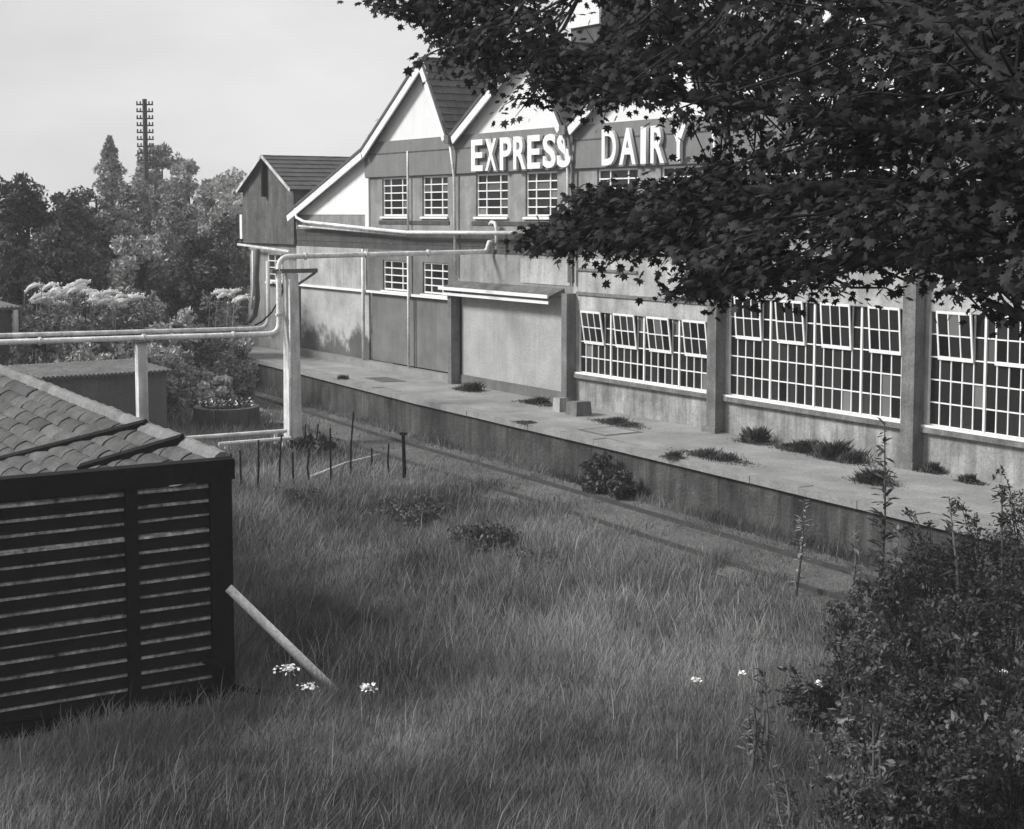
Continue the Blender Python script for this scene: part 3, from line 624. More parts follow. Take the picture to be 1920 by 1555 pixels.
# telegraph pole
tp = deep(271, 186, 85); tpz = 0
pole = empty('telegraph_pole', (tp.x, tp.y, 0), 'tall telegraph pole with many short crossarms above the trees', 'telegraph pole')
mb = MB(); mb.tube([(tp.x, tp.y, 0), (tp.x, tp.y, tp.z)], [.16, .13], 8); mb.build('pole', M['wood'], pole)
for i in range(9):
    z = tp.z-.3-i*.38; ra = Vector((rt.x, rt.y, 0))
    mb = MB(); mb.bar(Vector((tp.x, tp.y, z))-ra*.46, Vector((tp.x, tp.y, z))+ra*.46, .09, .08); arm = mb.build('crossarm', M['wood'], pole)
    for s_ in (-.42, -.24, .24, .42):
        mb = MB(); p_ = Vector((tp.x, tp.y, z))+ra*s_; mb.tube([p_, p_+Vector((0, 0, .1)), p_+Vector((0, 0, .19))], [.015, .05, .03], 6); mb.build('insulator', M['wood'], arm)
# scrub on the bank
SCR = [(60, 566, 50, 75, .16, 'scrubd'), (150, 562, 50, 70, .16, 'scrubd'), (240, 540, 53, 70, .16, 'scrubd'), (320, 575, 52, 60, .16, 'scrub'), (250, 620, 49, 55, .15, 'scrub'), (150, 640, 48, 60, .15, 'treeB'),
       (400, 555, 58, 55, .16, 'scrub'), (370, 620, 52, 50, .15, 'scrub'), (330, 660, 50, 45, .13, 'treeB'), (430, 625, 52, 40, .13, 'scrub'), (80, 520, 54, 60, .16, 'treeB'), (400, 700, 50, 36, .12, 'scrub'), (200, 660, 47, 50, .14, 'scrub'), (440, 690, 52, 30, .12, 'treeB'), (360, 720, 50, 30, .11, 'scrub')]
SCL = ['left of the hut corner under the plumes', 'below the middle of the white plumes', 'right of the white plumes', 'below the dark hollow', 'above the white pipe near the slim post', 'behind the white pipe left of the slim post', 'pale on the slope beside the wing', 'below the sloping bank by the hose', 'just right of the slim post top', 'beside the dark hose end', 'behind the white plumes at left', 'small by the end of the platform', 'over the low store roof', 'against the end of the platform wall', 'low beside the pale path', 'pale inside the open dock at left', 'pale inside the open dock at right', 'dark low in the open dock by the tall post', 'dark low in the open dock by the white door pipe']
for (x, yt, D, wp, sz, mt), lb in zip(SCR, SCL):
    s = D/F; tpp = deep(x, yt, D); gz_ = float(ground_z(np.array(tpp.x), np.array(tpp.y))); H = max(tpp.z-gz_, .7); w_ = wp*s
    t = empty('shrub', (tpp.x, tpp.y, gz_), 'scrubby bush '+lb, 'bush', 'scrub bushes on the bank')
    cards('foliage', crown_pts((tpp.x, tpp.y, gz_+H*.5), (w_, w_, H*.5), 5200, 34, .25), sz*.6, M[mt], t)
    mb = MB(); mb.tube([(tpp.x, tpp.y, gz_-.1), (tpp.x+.1, tpp.y, gz_+H*.6)], [.06, .02], 5); mb.build('stem', M['bark'], t)
def plume(x, y, D, k):
    p_ = deep(x, y, D); gz_ = float(ground_z(np.array(p_.x), np.array(p_.y)))
    t = empty('plume_grass', (p_.x, p_.y, gz_), 'clump of white feathery plumes '+k, 'plant', 'white plumes on the bank')
    pts_ = []
    mb = MB(); fp = MB()
    for j in range(5):
        b_ = Vector((p_.x+random.gauss(0, .3), p_.y+random.gauss(0, .25), p_.z-.3+random.gauss(0, .16))); dr = Vector((random.gauss(.1, .1), random.gauss(.55, .15), random.uniform(.3, .55)))
        mb.tube([(b_.x-.1, b_.y-.3, gz_), b_], [.02, .012], 4)
        fm_ = [b_+dr*f_*1.15+Vector((0, 0, -.4*f_*f_)) for f_ in (0, .25, .5, .75, 1)]; fp.tube(fm_, [.015, .075, .085, .06, .01], 6)
        for q_ in range(60): f_ = random.random(); pts_.append(tuple(b_+dr*f_*1.15+Vector((0, 0, -.4*f_*f_))+Vector((random.gauss(0, .06), random.gauss(0, .06), random.gauss(0, .05)))))
    fp.build('feather', M['plume'], t)
    cards('plume', np.array(pts_), .05, M['plume'], t); mb.build('stalk', M['treeB'], t)
for i, (x, y) in enumerate(((52, 548), (85, 542), (112, 540), (138, 545), (165, 540), (190, 546), (212, 552))):
    plume(x, y, 51, ('at the left end of the row', 'second from the left of the row', 'third from the left of the row', 'in the middle of the row', 'third from the right of the row', 'second from the right of the row', 'at the right end of the row')[i])
plume(415, 546, 56, 'alone on the slope near the dark wing')
pts_ = [(cb.x+math.cos(a)*r_, cb.y+math.sin(a)*r_, .7+random.uniform(0, .14)) for a, r_ in [(random.uniform(0, 6.28), .75*math.sqrt(random.random())) for _ in range(500)]]
cards('foliage', np.array(pts_), .07, M['bush'], tank)
pts_ = [(cb.x+math.cos(a)*r_, cb.y+math.sin(a)*r_, .78+random.uniform(0, .12)) for a, r_ in [(random.uniform(0, 6.28), random.uniform(.3, .85)) for _ in range(90)]]
cards('blossom', np.array(pts_), .05, M['petal'], tank)

def bush(x, yb, yt, wpx, label, mt='bush', size=.042, n=6500, group='bushes in the near right corner', zb=0., nm='bush'):
    b_ = onZ(x, yb, zb); D = zof(b_); H = (yb-yt)*D/F; w_ = wpx*D/F
    t = empty(nm, b_, label, nm.replace('_', ' '), group)
    pts_ = crown_pts((b_.x, b_.y, b_.z+H*.4), (w_*1.05, w_*1.05, H*.5), n, 60, .22); pts_ = pts_[pts_[:, 2] > b_.z-.02]
    cards('foliage', pts_, size, M[mt], t)
    mb = MB()
    for k in range(5): a = random.uniform(0, 6.28); r_ = w_*.6; mb.tube([(b_.x, b_.y, b_.z-.05), (b_.x+math.cos(a)*r_*.5, b_.y+math.sin(a)*r_*.5, b_.z+H*.5), (b_.x+math.cos(a)*r_, b_.y+math.sin(a)*r_, b_.z+H*.9)], [.02, .014, .005], 5)
    mb.build('stem', M['bark'], t)
    if nm == 'bush' and zb == 0 and yb > 1000:      # arching shoots that break the outline
        am = MB(); ap = []
        for k in range(9):
            a = random.uniform(0, 6.28); r_ = w_*random.uniform(.7, 1.35); hh_ = H*random.uniform(.9, 1.45)
            pts3 = [Vector((b_.x+math.cos(a)*r_*t_, b_.y+math.sin(a)*r_*t_, b_.z+hh_*(1-(1-t_)**2)-.25*H*t_**3)) for t_ in (0, .2, .4, .6, .8, 1)]
            am.tube(pts3, [.012, .011, .01, .008, .006, .003], 4)
            for q_ in range(46):
                t_ = random.uniform(1.2, 5); i_ = min(int(t_), 4); ap.append(tuple(pts3[i_].lerp(pts3[i_+1], t_-i_)+Vector((random.gauss(0, .035), random.gauss(0, .035), random.gauss(0, .03)))))
        am.build('shoot', M['bark'], t)['kind'] = 'stuff'; cards('shoot_leaves', np.array(ap), .05, M['weed' if random.random() < .12 else mt], t)
BL = [(1925, 1160, 905, 90, 'dark bush against the right edge, highest of the corner'), (1840, 1160, 975, 80, 'dark bush hiding the end of the platform wall'), (1745, 1150, 1005, 70, 'bush under the edge of the platform right of the tall weed'),
 (1660, 1180, 1065, 60, 'low bush around the foot of the tall weed'), (1590, 1215, 1120, 50, 'small bush at the end of the visible track'), (1900, 1290, 1060, 95, 'dark leafy bush below the edge bush at the right margin'),
 (1790, 1270, 1110, 80, 'dark bush in the middle of the corner thicket'), (1690, 1300, 1150, 70, 'bush left of the middle of the corner thicket'), (1600, 1330, 1200, 60, 'bush at the left front of the thicket'),
 (1530, 1370, 1245, 55, 'leftmost full bush of the corner thicket'), (1860, 1420, 1210, 95, 'bush at the lower right beneath the thicket'), (1740, 1440, 1240, 80, 'bush low in the thicket front, right of the white flowers'), (1630, 1470, 1290, 75, 'low bush at the front of the thicket'),
 (1900, 1580, 1330, 100, 'bush in the bottom right corner'), (1770, 1600, 1370, 90, 'bush near the bottom right corner, next to the corner one'), (1620, 1600, 1420, 90, 'bush along the bottom edge below the thicket')]
for x, yb, yt, wp, lb in BL:
    edge_ = x < 1640
    bush(x, yb, yt+(25 if edge_ else 0), wp*(1.0 if edge_ else 1.05), lb, 'rough' if edge_ else 'bush', .034, 3000 if edge_ else 6500)
bush(1128, 925, 842, 34, 'dark bush growing against the platform wall', size=.07, n=1800, group='shrubs by the platform wall')
bush(1165, 938, 872, 22, 'small very dark shrub touching the platform wall', size=.06, n=1600, group='shrubs by the platform wall')
bush(590, 850, 815, 40, 'dark low bush around the foot of the tall post', size=.09, n=900, group='shrubs in the yard')
for x, yb, yt, wp, lb in ((1420, 830, 802, 26, 'weed clump at the wall just right of the second pillar'), (1500, 845, 822, 34, 'weed clump under the long window, left of the tall weed'), (1575, 862, 826, 42, 'largest weed clump under the long window'), (1745, 885, 862, 18, 'dark weed clump at the foot of the third pillar'), (1822, 905, 884, 16, 'small weed clump at the wall near the right edge'), (1340, 858, 842, 50, 'flat weed patch on the platform slabs'), (880, 732, 712, 20, 'weeds at the foot of the first pillar'), (1262, 858, 846, 14, 'small tuft on the platform edge above the very dark shrub'), (985, 793, 783, 14, 'small tuft on the platform edge below the pale loading panel'), (645, 712, 698, 9, 'small tuft on the platform edge beside the tall post'), (1160, 795, 783, 40, 'line of weeds along the wall under the shortest window'), (1640, 905, 880, 30, 'weeds behind the tall dark weed, left of the third pillar'), (1010, 757, 745, 30, 'weeds along the foot of the pale loading panel')):
    b_ = onZ(x, yb, 1.15); D = zof(b_); H = (yb-yt)*D/F*1.15; w_ = wp*D/F*1.5; n_ = int(700+2200*w_)
    t = empty('weed_clump', b_, lb, 'weeds', 'weeds on the platform')
    qx = rng.normal(0, w_*.6, n_); qy = rng.normal(0, min(w_, .5)*.3, n_); an = rng.uniform(0, 6.28, n_); hh = H*np.exp(-(qx/(w_*.6))**2*.5)*(.55+.45*np.sin(qx*9+b_.x*7))*rng.uniform(.2, 1.1, n_); ln = hh*rng.uniform(.2, .9, n_); wd = rng.uniform(.003, .008, n_)
    bx_ = b_.x+qx; by_ = np.minimum(b_.y+qy, FY-.14); zz_ = np.full(n_, 1.148); ax, ay = np.cos(an), np.sin(an)
    V_ = np.stack([np.stack([bx_-ay*wd, by_+ax*wd, zz_], -1), np.stack([bx_+ay*wd, by_-ax*wd, zz_], -1), np.stack([bx_+ax*ln*.4+ay*wd, by_+ay*ln*.4-ax*wd, zz_+hh*.6], -1), np.stack([bx_+ax*ln, np.minimum(by_+ay*ln, FY-.12), zz_+hh], -1), np.stack([bx_+ax*ln*.4-ay*wd, by_+ay*ln*.4+ax*wd, zz_+hh*.6], -1)], 1).reshape(-1, 3)
    link('blades', np_mesh('blades', V_, np.arange(5*n_), np.arange(0, 5*n_, 5), M['rough']), t)['kind'] = 'stuff'
    cards('foliage', np.stack([bx_, np.minimum(by_, FY-.1), zz_+hh*rng.uniform(.1, .9, n_)], -1)[::2], .03, M['rough'], t)
for x, yb, yt, wp, lb in ((775, 975, 938, 85, 'broad dark nettle patch in the grass below the iron stake'), (905, 1030, 985, 70, 'dark nettle patch in the middle of the yard'), (545, 950, 915, 55, 'dark nettle patch at the foot of the thin canes'), (1000, 1075, 1035, 55, 'small dark nettle patch nearest the camera')):
    bush(x, yb, yt, wp, lb, 'rough', .05, 2600, 'nettle patches in the yard', nm='nettle_patch')
def tallweed(x, yb, yt, label, n, mt='weed', lsz=.12, zb=0., lean=0):
    b_ = onZ(x, yb, zb); D = zof(b_); H = (yb-yt)*D/F; t = empty('tall_weed', b_, label, 'weed', 'tall weeds by the platform')
    mb = MB(); tip = b_+Vector((lean, lean*.5, H)); mb.tube([b_, b_.lerp(tip, .5)+Vector((.03, .02, 0)), tip], [.025, .018, .008], 6); mb.build('stem', M['weed'], t)
    lm = MB(); lm.face([(0, 0, 0), (.16, .28, .05), (.1, .7, .03), (0, 1, -.1), (-.1, .7, .03), (-.16, .28, .05)]); lme = lm.mesh('leaf', M[mt])
    for k in range(n):
        f = random.uniform(.15, 1); sc = lsz*(1.25-f*.6)*random.uniform(.7, 1.2)
        link('leaf', lme, t, Matrix.Translation(b_.lerp(tip, f)) @ Matrix.Rotation(random.uniform(0, 6.28), 4, 'Z') @ Matrix.Rotation(random.uniform(-.3, .9), 4, 'X') @ Matrix.Scale(sc, 4))
tallweed(1652, 1130, 790, 'tallest dark leafy weed standing in front of the third pillar', 90, 'bush', .3)
tallweed(1492, 1120, 932, 'pale weed before the dark platform wall', 46, 'seedleaf', .2, lean=.12)
tallweed(1680, 1160, 990, 'pale leafed weed below the platform edge', 40, 'weed', .26)
tallweed(1600, 1100, 1000, 'small pale weed between the two taller ones', 22, 'weed', .24)
tallweed(1800, 1200, 930, 'broad leafed weed reaching over the platform edge at right', 60, 'bush', .26, lean=-.2)
tallweed(1870, 1230, 905, 'leafy weed nearest the right edge, above the platform line', 60, 'bush', .26)

WL = ['beside', 'just left of', 'just right of', 'in front of', 'behind']
seen = set()
for k in range(70):
    f_ = random.random(); x = 1395+f_*520; yb = random.uniform(1200+(1-f_)*190, 1640); h_ = random.uniform(70, 170)
    mt_ = random.choice(['weed', 'rough', 'rough', 'bush'])
    lb = f"{'tall' if h_ > 120 else 'short'} {dict(weed='pale', rough='grey', bush='dark')[mt_]} weed {'at the left fringe' if x < 1560 else 'in the middle' if x < 1750 else 'at the right side'} of the thicket, {'high up' if yb < 1330 else 'halfway down' if yb < 1480 else 'near the bottom edge'}"
    if lb in seen: continue
    seen.add(lb); tallweed(x, yb, yb-h_, lb, random.randint(16, 30), mt_, random.uniform(.12, .2), lean=random.gauss(0, .12))

# ------------------------------------------------------------------ stakes and bits in the yard
ST = [((433, 860), (436, 912)), ((450, 855), (453, 922)), ((485, 835), (482, 934)), ((528, 826), (524, 915)), ((549, 858), (551, 926)), ((580, 850), (582, 916)), ((597, 805), (590, 850)), ((619, 812), (621, 912)), ((663, 782), (657, 900)), ((573, 806), (577, 850)), ((697, 850), (695, 894)), ((729, 842), (732, 902))]
ORD = ['first', 'second', 'third', 'fourth', 'fifth', 'sixth', 'seventh', 'eighth', 'ninth', 'tenth', 'eleventh', 'twelfth']
ST.sort(key=lambda q_: q_[1][0])
for ks, (a, c) in enumerate(ST):
    p_ = onZ(*c); D = zof(p_); q_ = deep(a[0], a[1]-10, D); mb = MB(); md = p_.lerp(q_, .5)+Vector((random.gauss(0, .03), random.gauss(0, .05), 0))
    mb.tube([p_-Vector((0, 0, .1)), md, q_], [.028, .025, .02], 5); tag(mb.build('stake', M['black']), f'thin dark cane stuck in the grass, {ORD[ks]} of the canes counted from the shed corner', 'stake', 'thin canes in the grass')
p_ = onZ(759, 907); q_ = deep(756, 812, zof(p_)); st = empty('iron_stake', p_, 'thick black iron stake upright in the grass beside the track', 'stake')
mb = MB(); mb.tube([p_-Vector((0, 0, .1)), q_], [.05, .045], 8); mb.build('shaft', M['black'], st); mb = MB(); mb.bar(q_-Vector((.06, .06, .02)), q_+Vector((.06, .06, -.02)), .08, .06); mb.build('head', M['black'], st)
a, c = onZ(580, 896, .12), onZ(712, 852, .45); mb = MB(); mb.tube([a, a.lerp(c, .5)+Vector((0, 0, .06)), c], [.04, .035, .02], 6); tag(mb.build('fallen_branch', M['post']), 'pale bare branch lying among the thin canes', 'branch')
for x, y, lb, sx in ((1052, 765, 'pale square stone block at the foot of the pillar', .17), (1085, 772, 'dark stone block beside the pale block at the pillar foot', .26)):
    p_ = onZ(x, y+6, 1.15); mb = MB(); s = sx; mb.hexa([(p_.x-s, p_.y-s, 1.147), (p_.x+s, p_.y-s, 1.147), (p_.x+s, p_.y+s, 1.147), (p_.x-s, p_.y+s, 1.147), (p_.x-s*.9, p_.y-s*.9, 1.15+.36), (p_.x+s*.9, p_.y-s*.85, 1.15+.38), (p_.x+s*.85, p_.y+s*.9, 1.15+.37), (p_.x-s*.9, p_.y+s*.9, 1.15+.35)])
    tag(mb.build('stone_block', M['pale'] if sx < .2 else M['pillar']), lb, 'stone block', 'blocks at the pillar foot')
FLW = [(541, 1252, 'white flower head between the shed corner and the leaning pipe', 9), (580, 1288, 'white flower head close to the foot of the leaning pipe', 7), (690, 1290, 'white flower head right of the leaning pipe foot', 7), (1304, 1274, 'white flower in the grass left of the corner thicket', 5), (1390, 1262, 'tiny white flower beside the thicket', 3), (1540, 1283, 'white flower in front of the thicket', 5), (1880, 1260, 'white flower among the leaves at the right', 5)]
for x, y, lb, k in FLW:
    p_ = deep(x, y, 19.5); b_ = Vector((p_.x, p_.y, 0)); t = empty('flower', b_, lb, 'flower', 'white flowers in the grass')
    mb = MB(); mb.tube([b_, b_.lerp(p_, .6)+Vector((.02, .02, 0)), p_], [.008, .006, .005], 5); mb.build('stem', M['weed'], t)
    mb = MB()
    for j in range(k*6):
        c_ = p_+Vector((random.gauss(0, .0075*k), random.gauss(0, .0075*k), random.gauss(0, .02))); u = Vector((random.gauss(0, 1), random.gauss(0, 1), random.gauss(0, .5))).normalized()*.028; v = u.cross(Vector((random.gauss(0, .4), random.gauss(0, .4), 1))).normalized()*.02
        mb.face([c_-u, c_+v, c_+u, c_-v])
    mb.build('petals', M['petal'], t)['kind'] = 'stuff'

# ------------------------------------------------------------------ grass (nobody could count the blades)
def grass(n, name, hmin, hmax, mt, region, label, wk=1.):
    xs = rng.uniform(region[0], region[1], n*6); ys = rng.uniform(region[2], region[3], n*6)
    d2 = xs**2+ys**2; e = np.interp(xs, [q[0] for q in EDGE], [q[1] for q in EDGE])
    ok = (ys < e-.05) & ~((xs < SX+.12) & (xs > -34) & (ys < 7.9)) & (rng.random(n*6) < np.clip(330/d2, 0, 1))
    hx = (xs*sa+ys*ca)/(np.abs(-xs*ca+ys*sa)+1e-3); ok &= (np.abs(hx) < .42) & ((-xs*ca+ys*sa) > 12)
    ontrack = e-ys < 3.0+.45*np.sin(xs*1.7+np.sin(xs*.6)*2)+.3*np.sin(xs*4.1)+rng.normal(0, .22, n*6)
    ok &= ~(ontrack & (e-ys > .4) & (rng.random(n*6) < .45)); ok &= ~((xs < SX+.55) & (xs > SX) & (ys < 8.6) & (rng.random(n*6) < .8))
    i = np.where(ok)[0][:n]; x, y, tr = xs[i], ys[i], ontrack[i]; k = len(i)
    pt = np.clip(.5+.38*hnoise(x*1.1+3, y*1.4)+.3*hnoise(x*3.7, y*4.1+5)+.2*np.sin(x*7.3+2*np.sin(y*6.1)), 0, 1.1); h = (hmin+(hmax-hmin)*rng.random(k)*(.12+.95*pt**1.2))*np.where(tr & (e[i]-y > .4), .3, np.where(tr, .75, 1))
    far = np.sqrt(d2[i]); wd = (.0022+far*.0002)*wk
    an = rng.uniform(0, 6.283, k); ln = rng.uniform(.1, .75, k)*h; wind = .35
    dx = np.cos(an)*ln+wind*h*.6*hnoise(y*.6, x*.5); dy = np.sin(an)*ln+wind*h*.5
    px_, py_ = -np.sin(an)*wd, np.cos(an)*wd; px_, py_ = sa*wd, ca*wd*np.ones(k)
    z = ground_z(x, y)-.02
    v = np.stack([np.stack([x-px_, y-py_, z], -1), np.stack([x+px_, y+py_, z], -1), np.stack([x+dx*.4+px_*.8, y+dy*.4+py_*.8, z+h*.6], -1), np.stack([x+dx*.4-px_*.8, y+dy*.4-py_*.8, z+h*.6], -1), np.stack([x+dx, y+dy, z+h], -1)], 1).reshape(-1, 3)
    b_ = np.arange(k)[:, None]*5; lp = (b_+np.array([0, 1, 2, 3, 3, 2, 4])).ravel(); st_ = (np.arange(k)[:, None]*7+np.array([0, 4])).ravel()
    tag(link(name, np_mesh(name, v, lp, st_, mt)), label, 'grass', kind='stuff')
grass(330000, 'grass', .14, .52, M['grass'], (-62, -7, 1, 24), 'tall uncut grass filling the yard in front of the platform')
M['seed'] = leafmat('seeding grass', .27, .4, .7, .3, .22, .7)
grass(16000, 'seeding_grass', .3, .75, M['seed'], (-62, -7, 1, 24), 'pale seeding grass stems scattered through the yard', .7)

M['dead'] = leafmat('dead stalks', .28, .35, .3, .15, .5, .8)
grass(1300, 'dead_stalks', .45, .9, M['dead'], (-62, -7, 1, 24), 'pale dead stalks standing above the grass', .9)

# ------------------------------------------------------------------ overhanging maple
tb_ = deep(2180, 900, 10); base = Vector((tb_.x, tb_.y, 0))
maple = empty('maple_tree', base, 'big dark maple whose leafy branches hang across the right of the picture', 'tree')
top_ = base+Vector((-.4, .3, 12.5))
mb = MB(); tpts = [base-Vector((0, 0, .2)), base+Vector((-.05, .1, 2.5)), base+Vector((-.2, .1, 5.5)), base+Vector((-.3, .3, 9)), top_]; mb.tube(tpts, [.34, .28, .24, .17, .06], 12); mb.build('trunk', M['bark'], maple, True)
def depth_at(x): return 10.2+(1920-x)/1220*5.2
nodes = []
BR = [[(1900, 330), (1700, 210), (1500, 130), (1300, 105), (1150, 110), (980, 90), (850, 60)], [(1950, 480), (1780, 400), (1600, 350), (1400, 360), (1250, 390), (1080, 420)], [(1980, 560), (1850, 520), (1700, 480), (1560, 490), (1440, 530), (1300, 545)],
      [(1960, 200), (1800, 60), (1600, -10), (1300, -30), (1000, -20), (800, -20), (710, -10)], [(2000, 640), (1940, 600), (1850, 570)], [(1850, 260), (1600, 235), (1420, 200), (1250, 180), (1080, 165)]]
for br in BR:
    off = random.uniform(-.8, .8); pts3 = []
    anchor = base+Vector((-.15, .15, 0)); p1_ = deep(*br[0], depth_at(br[0][0])+off); anchor.z = max(2.8, min(10, p1_.z-1.2)); pts3.append(anchor)
    for q_ in br: pts3.append(deep(*q_, depth_at(q_[0])+off))
    k = len(pts3); mb = MB(); mb.tube(pts3, [.09*(1-i/(k-1))**.8+.012 for i in range(k)], 7); mb.build('branch', M['bark'], maple, True)
    for a, c in zip(pts3[1:-1], pts3[2:]):
        for t in (0, .33, .66, 1): nodes.append(a.lerp(c, t))
POLY = [(690, -70), (705, 5), (760, 28), (830, 70), (815, 100), (850, 125), (930, 140), (1010, 150), (960, 185), (1000, 198), (1060, 180), (1110, 205), (1180, 215), (1260, 205), (1330, 232), (1400, 205), (1430, 250), (1350, 290), (1285, 300), (1240, 335), (1100, 348), (1040, 388), (990, 420), (975, 455), (1050, 468), (1120, 452), (1200, 470), (1290, 452), (1345, 470), (1270, 540), (1340, 552), (1420, 545), (1500, 555), (1570, 545), (1640, 525), (1690, 545), (1740, 522), (1840, 562), (1940, 555), (2080, 510), (2080, -70)]
def inside(x, y):
    r_ = False; j = len(POLY)-1
    for i in range(len(POLY)):
        (xi, yi), (xj, yj) = POLY[i], POLY[j]
        if (yi > y) != (yj > y) and x < (xj-xi)*(y-yi)/(yj-yi)+xi: r_ = not r_
        j = i
    return r_
sprays = [(720, 0), (745, 12), (790, 30), (830, 60), (812, 98), (835, 112), (965, 186), (990, 190), (1020, 185), (1100, 195), (1330, 228), (1385, 215), (985, 440), (1010, 455), (1060, 460), (1190, 462), (1280, 540), (1320, 548), (1480, 548), (1560, 540), (1660, 540), (1830, 570), (1890, 575), (1920, 570)]
LOBE = [(975, 452), (1045, 395), (1100, 355), (1240, 340), (1350, 320), (1450, 400), (1420, 545), (1340, 548), (1275, 540), (1300, 470), (1200, 466), (1060, 464)]
UPPER = [(705, 0), (830, 65), (860, 120), (1000, 148), (1180, 205), (1250, 120), (1250, -60), (700, -60)]
def inpoly(x, y, P_):
    r_ = False; j = len(P_)-1
    for i in range(len(P_)):
        (xi, yi), (xj, yj) = P_[i], P_[j]
        if (yi > y) != (yj > y) and x < (xj-xi)*(y-yi)/(yj-yi)+xi: r_ = not r_
        j = i
    return r_
for P_, k in ((LOBE, 225), (UPPER, 130)):
    c0 = 0
    while c0 < k:
        x = random.uniform(690, 1460); y = random.uniform(-60, 560)
        if inpoly(x, y, P_) and not (1040 < x < 1160 and -40 < y < 78): sprays.append((x, y)); c0 += 1
while len(sprays) < 1130:
    x = random.uniform(690, 2080); y = random.uniform(-70, 590)
    if not inside(x, y) or (1080 < x < 1325 and 205 < y < 332): continue
    if 1040 < x < 1160 and -40 < y < 78: continue
    if not all(inside(x+dx_, y+dy_) or y+dy_ < -60 for dx_, dy_ in ((-26, 0), (30, 0), (0, -14), (0, 24))) and random.random() > .06: continue
    if random.random() > .8+.2*min(1, max(0, (x-800)/700)): continue
    sprays.append((x, y))
low_z = deep(1300, 318, 13).z; L_mat = []; tw = MB()
TOPN = []       # the rest of the crown: limbs reaching away from the picture, leafy along their length
for k_ in range(9):
    a_ = math.atan2(rt.y, rt.x)+random.uniform(-1.0, 1.0); z_ = 5.5+k_*.75; ln_ = random.uniform(3.2, 5.0)
    lp_ = [base+Vector((-.2, .2, z_-1.2))+Vector((math.cos(a_)*ln_*t_, math.sin(a_)*ln_*t_, 1.9*t_-.5*t_*t_+random.gauss(0, .08))) for t_ in (0, .25, .5, .75, 1)]
    mb = MB(); mb.tube(lp_, [.1, .08, .06, .04, .015], 7); mb.build('branch', M['bark'], maple, True)
    for a2, c2 in zip(lp_[1:-1], lp_[2:]): TOPN += [a2.lerp(c2, t_) for t_ in (0, .35, .7, 1)]
for _ in range(330):
    q_ = random.choice(TOPN)+Vector((random.gauss(0, .55), random.gauss(0, .55), random.gauss(.05, .35))); d_ = (q_-O).dot(fwd)
    if d_ > 2.5 and PX+F*(q_-O).dot(rt)/d_ > 2010: sprays.append(q_)
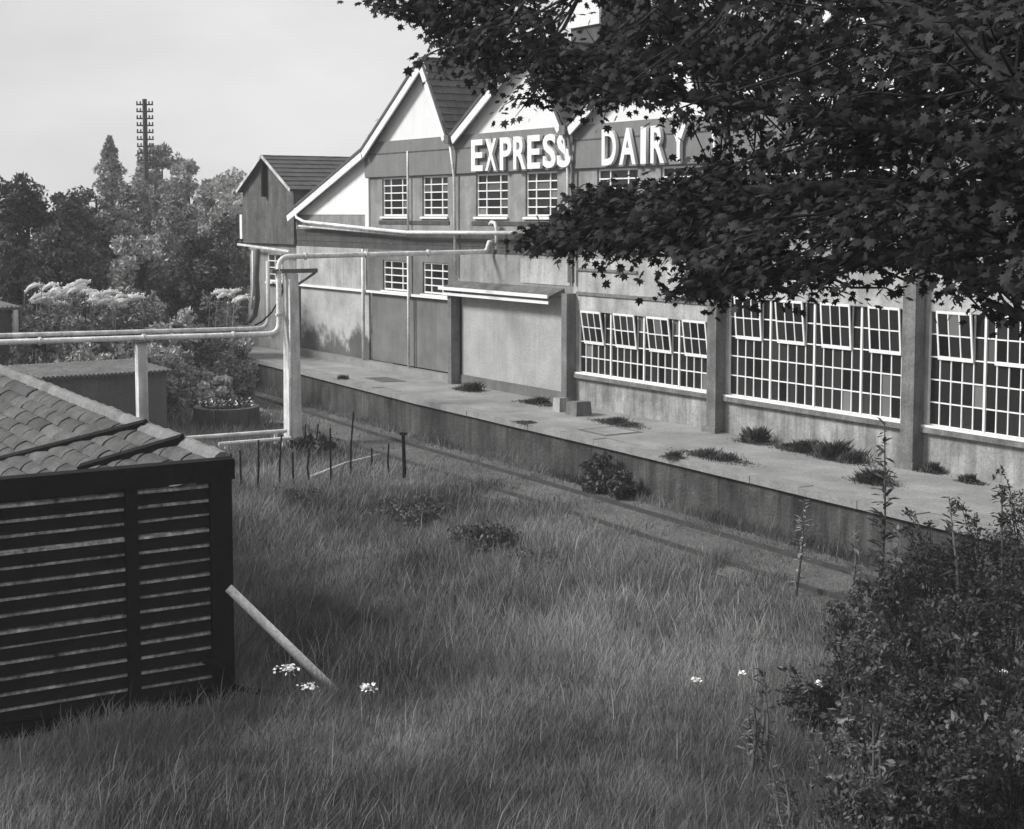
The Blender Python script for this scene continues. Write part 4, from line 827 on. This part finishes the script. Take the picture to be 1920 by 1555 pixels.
for sp_ in sprays:
    if isinstance(sp_, Vector): c_ = sp_; x, y = 2200, 0
    else: x, y = sp_; D = depth_at(x)+random.gauss(0, .9); c_ = deep(x, y, D)
    low_ = y > 325; cand = [n_ for n_ in nodes if (n_.z < low_z) == low_] if x < 1560 else TOPN if x == 2200 else nodes
    nd = min(cand, key=lambda n_: (n_-c_).length_squared); md = nd.lerp(c_, .55)+Vector((0, 0, -.05+random.gauss(0, .05)))
    out_ = (c_-nd); out_.z *= .4
    out_ = out_.normalized() if out_.length > .05 else -rt.copy()
    tipp = c_+out_*(.16 if x < 1120 else .24)-Vector((0, 0, .05)); tw.tube([nd, md, c_, tipp], [.014, .01, .007, .003], 4, False)
    n_ = random.randint(20, 28); fine_ = .62 if x < 1120 else .85
    for j in range(n_):
        t = random.random(); q_ = (md.lerp(c_, t) if j % 4 == 0 else c_.lerp(tipp, random.uniform(-.6, 1.2)))+Vector((random.gauss(0, .14)*fine_, random.gauss(0, .14)*fine_, random.gauss(-.01, .06)*fine_))
        dr = (out_*.6+Vector((random.gauss(0, .5), random.gauss(0, .5), random.uniform(-1.0, .0)))).normalized()
        nr = Vector((random.gauss(0, .45), random.gauss(-.15, .45), 1)); nr = (nr-dr*nr.dot(dr)).normalized(); xx = dr.cross(nr)
        s = random.uniform(.045, .092)
        L_mat.append(Matrix(((xx.x*s, dr.x*s, nr.x*s, q_.x), (xx.y*s, dr.y*s, nr.y*s, q_.y), (xx.z*s, dr.z*s, nr.z*s, q_.z), (0, 0, 0, 1))))
tw.build('twigs', M['bark'], maple)
# a maple leaf: five lobes
lobes = [(0, 0), (.30, -.10), (.26, .10), (.62, .22), (.36, .36), (.50, .68), (.20, .56), (0, 1.0), (-.20, .56), (-.50, .68), (-.36, .36), (-.62, .22), (-.26, .10), (-.30, -.10)]
lv = np.array([(a, c, -.10*abs(a)-.10*c*c) for a, c in lobes]); ctr = np.array([[0, .3, .03]])
lv = np.concatenate([lv, ctr]); nl = len(lobes); lf = np.array([(i, (i+1) % nl, nl) for i in range(nl)])
lm = np_mesh('leaf', lv, lf.ravel(), np.arange(0, 3*nl, 3), M['leaf'])
def vis(mw):
    p_ = mw.translation-O; z = p_.dot(fwd); x = PX+F*p_.dot(rt)/z; y = PY-F*p_.dot(up)/z; return z if (0 < x < 1920 and 0 < y < 600) else 99+z
order = sorted(range(len(L_mat)), key=lambda i: vis(L_mat[i])-7*L_mat[i].to_scale()[0])
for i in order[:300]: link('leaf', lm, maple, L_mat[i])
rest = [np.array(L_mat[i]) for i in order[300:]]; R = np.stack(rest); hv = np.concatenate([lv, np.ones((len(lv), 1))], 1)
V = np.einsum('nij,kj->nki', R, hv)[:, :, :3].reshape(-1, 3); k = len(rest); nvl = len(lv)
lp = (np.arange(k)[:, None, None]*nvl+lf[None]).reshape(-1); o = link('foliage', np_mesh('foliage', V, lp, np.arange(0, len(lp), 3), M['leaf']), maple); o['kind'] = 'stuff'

# ------------------------------------------------------------------ summer haze: one closed box of air round the whole place
hz = bpy.data.materials.new('haze'); hz.use_nodes = True; n = hz.node_tree.nodes; n.remove(n['Principled BSDF'])
pv = n.new('ShaderNodeVolumePrincipled'); pv.inputs['Color'].default_value = (.9, .9, .9, 1); pv.inputs['Density'].default_value = .0009
hz.node_tree.links.new(pv.outputs[0], n['Material Output'].inputs['Volume'])
mb = MB(); mb.box(-270, 210, -210, 250, -1.5, 17); tag(mb.build('haze', hz), kind='stuff')
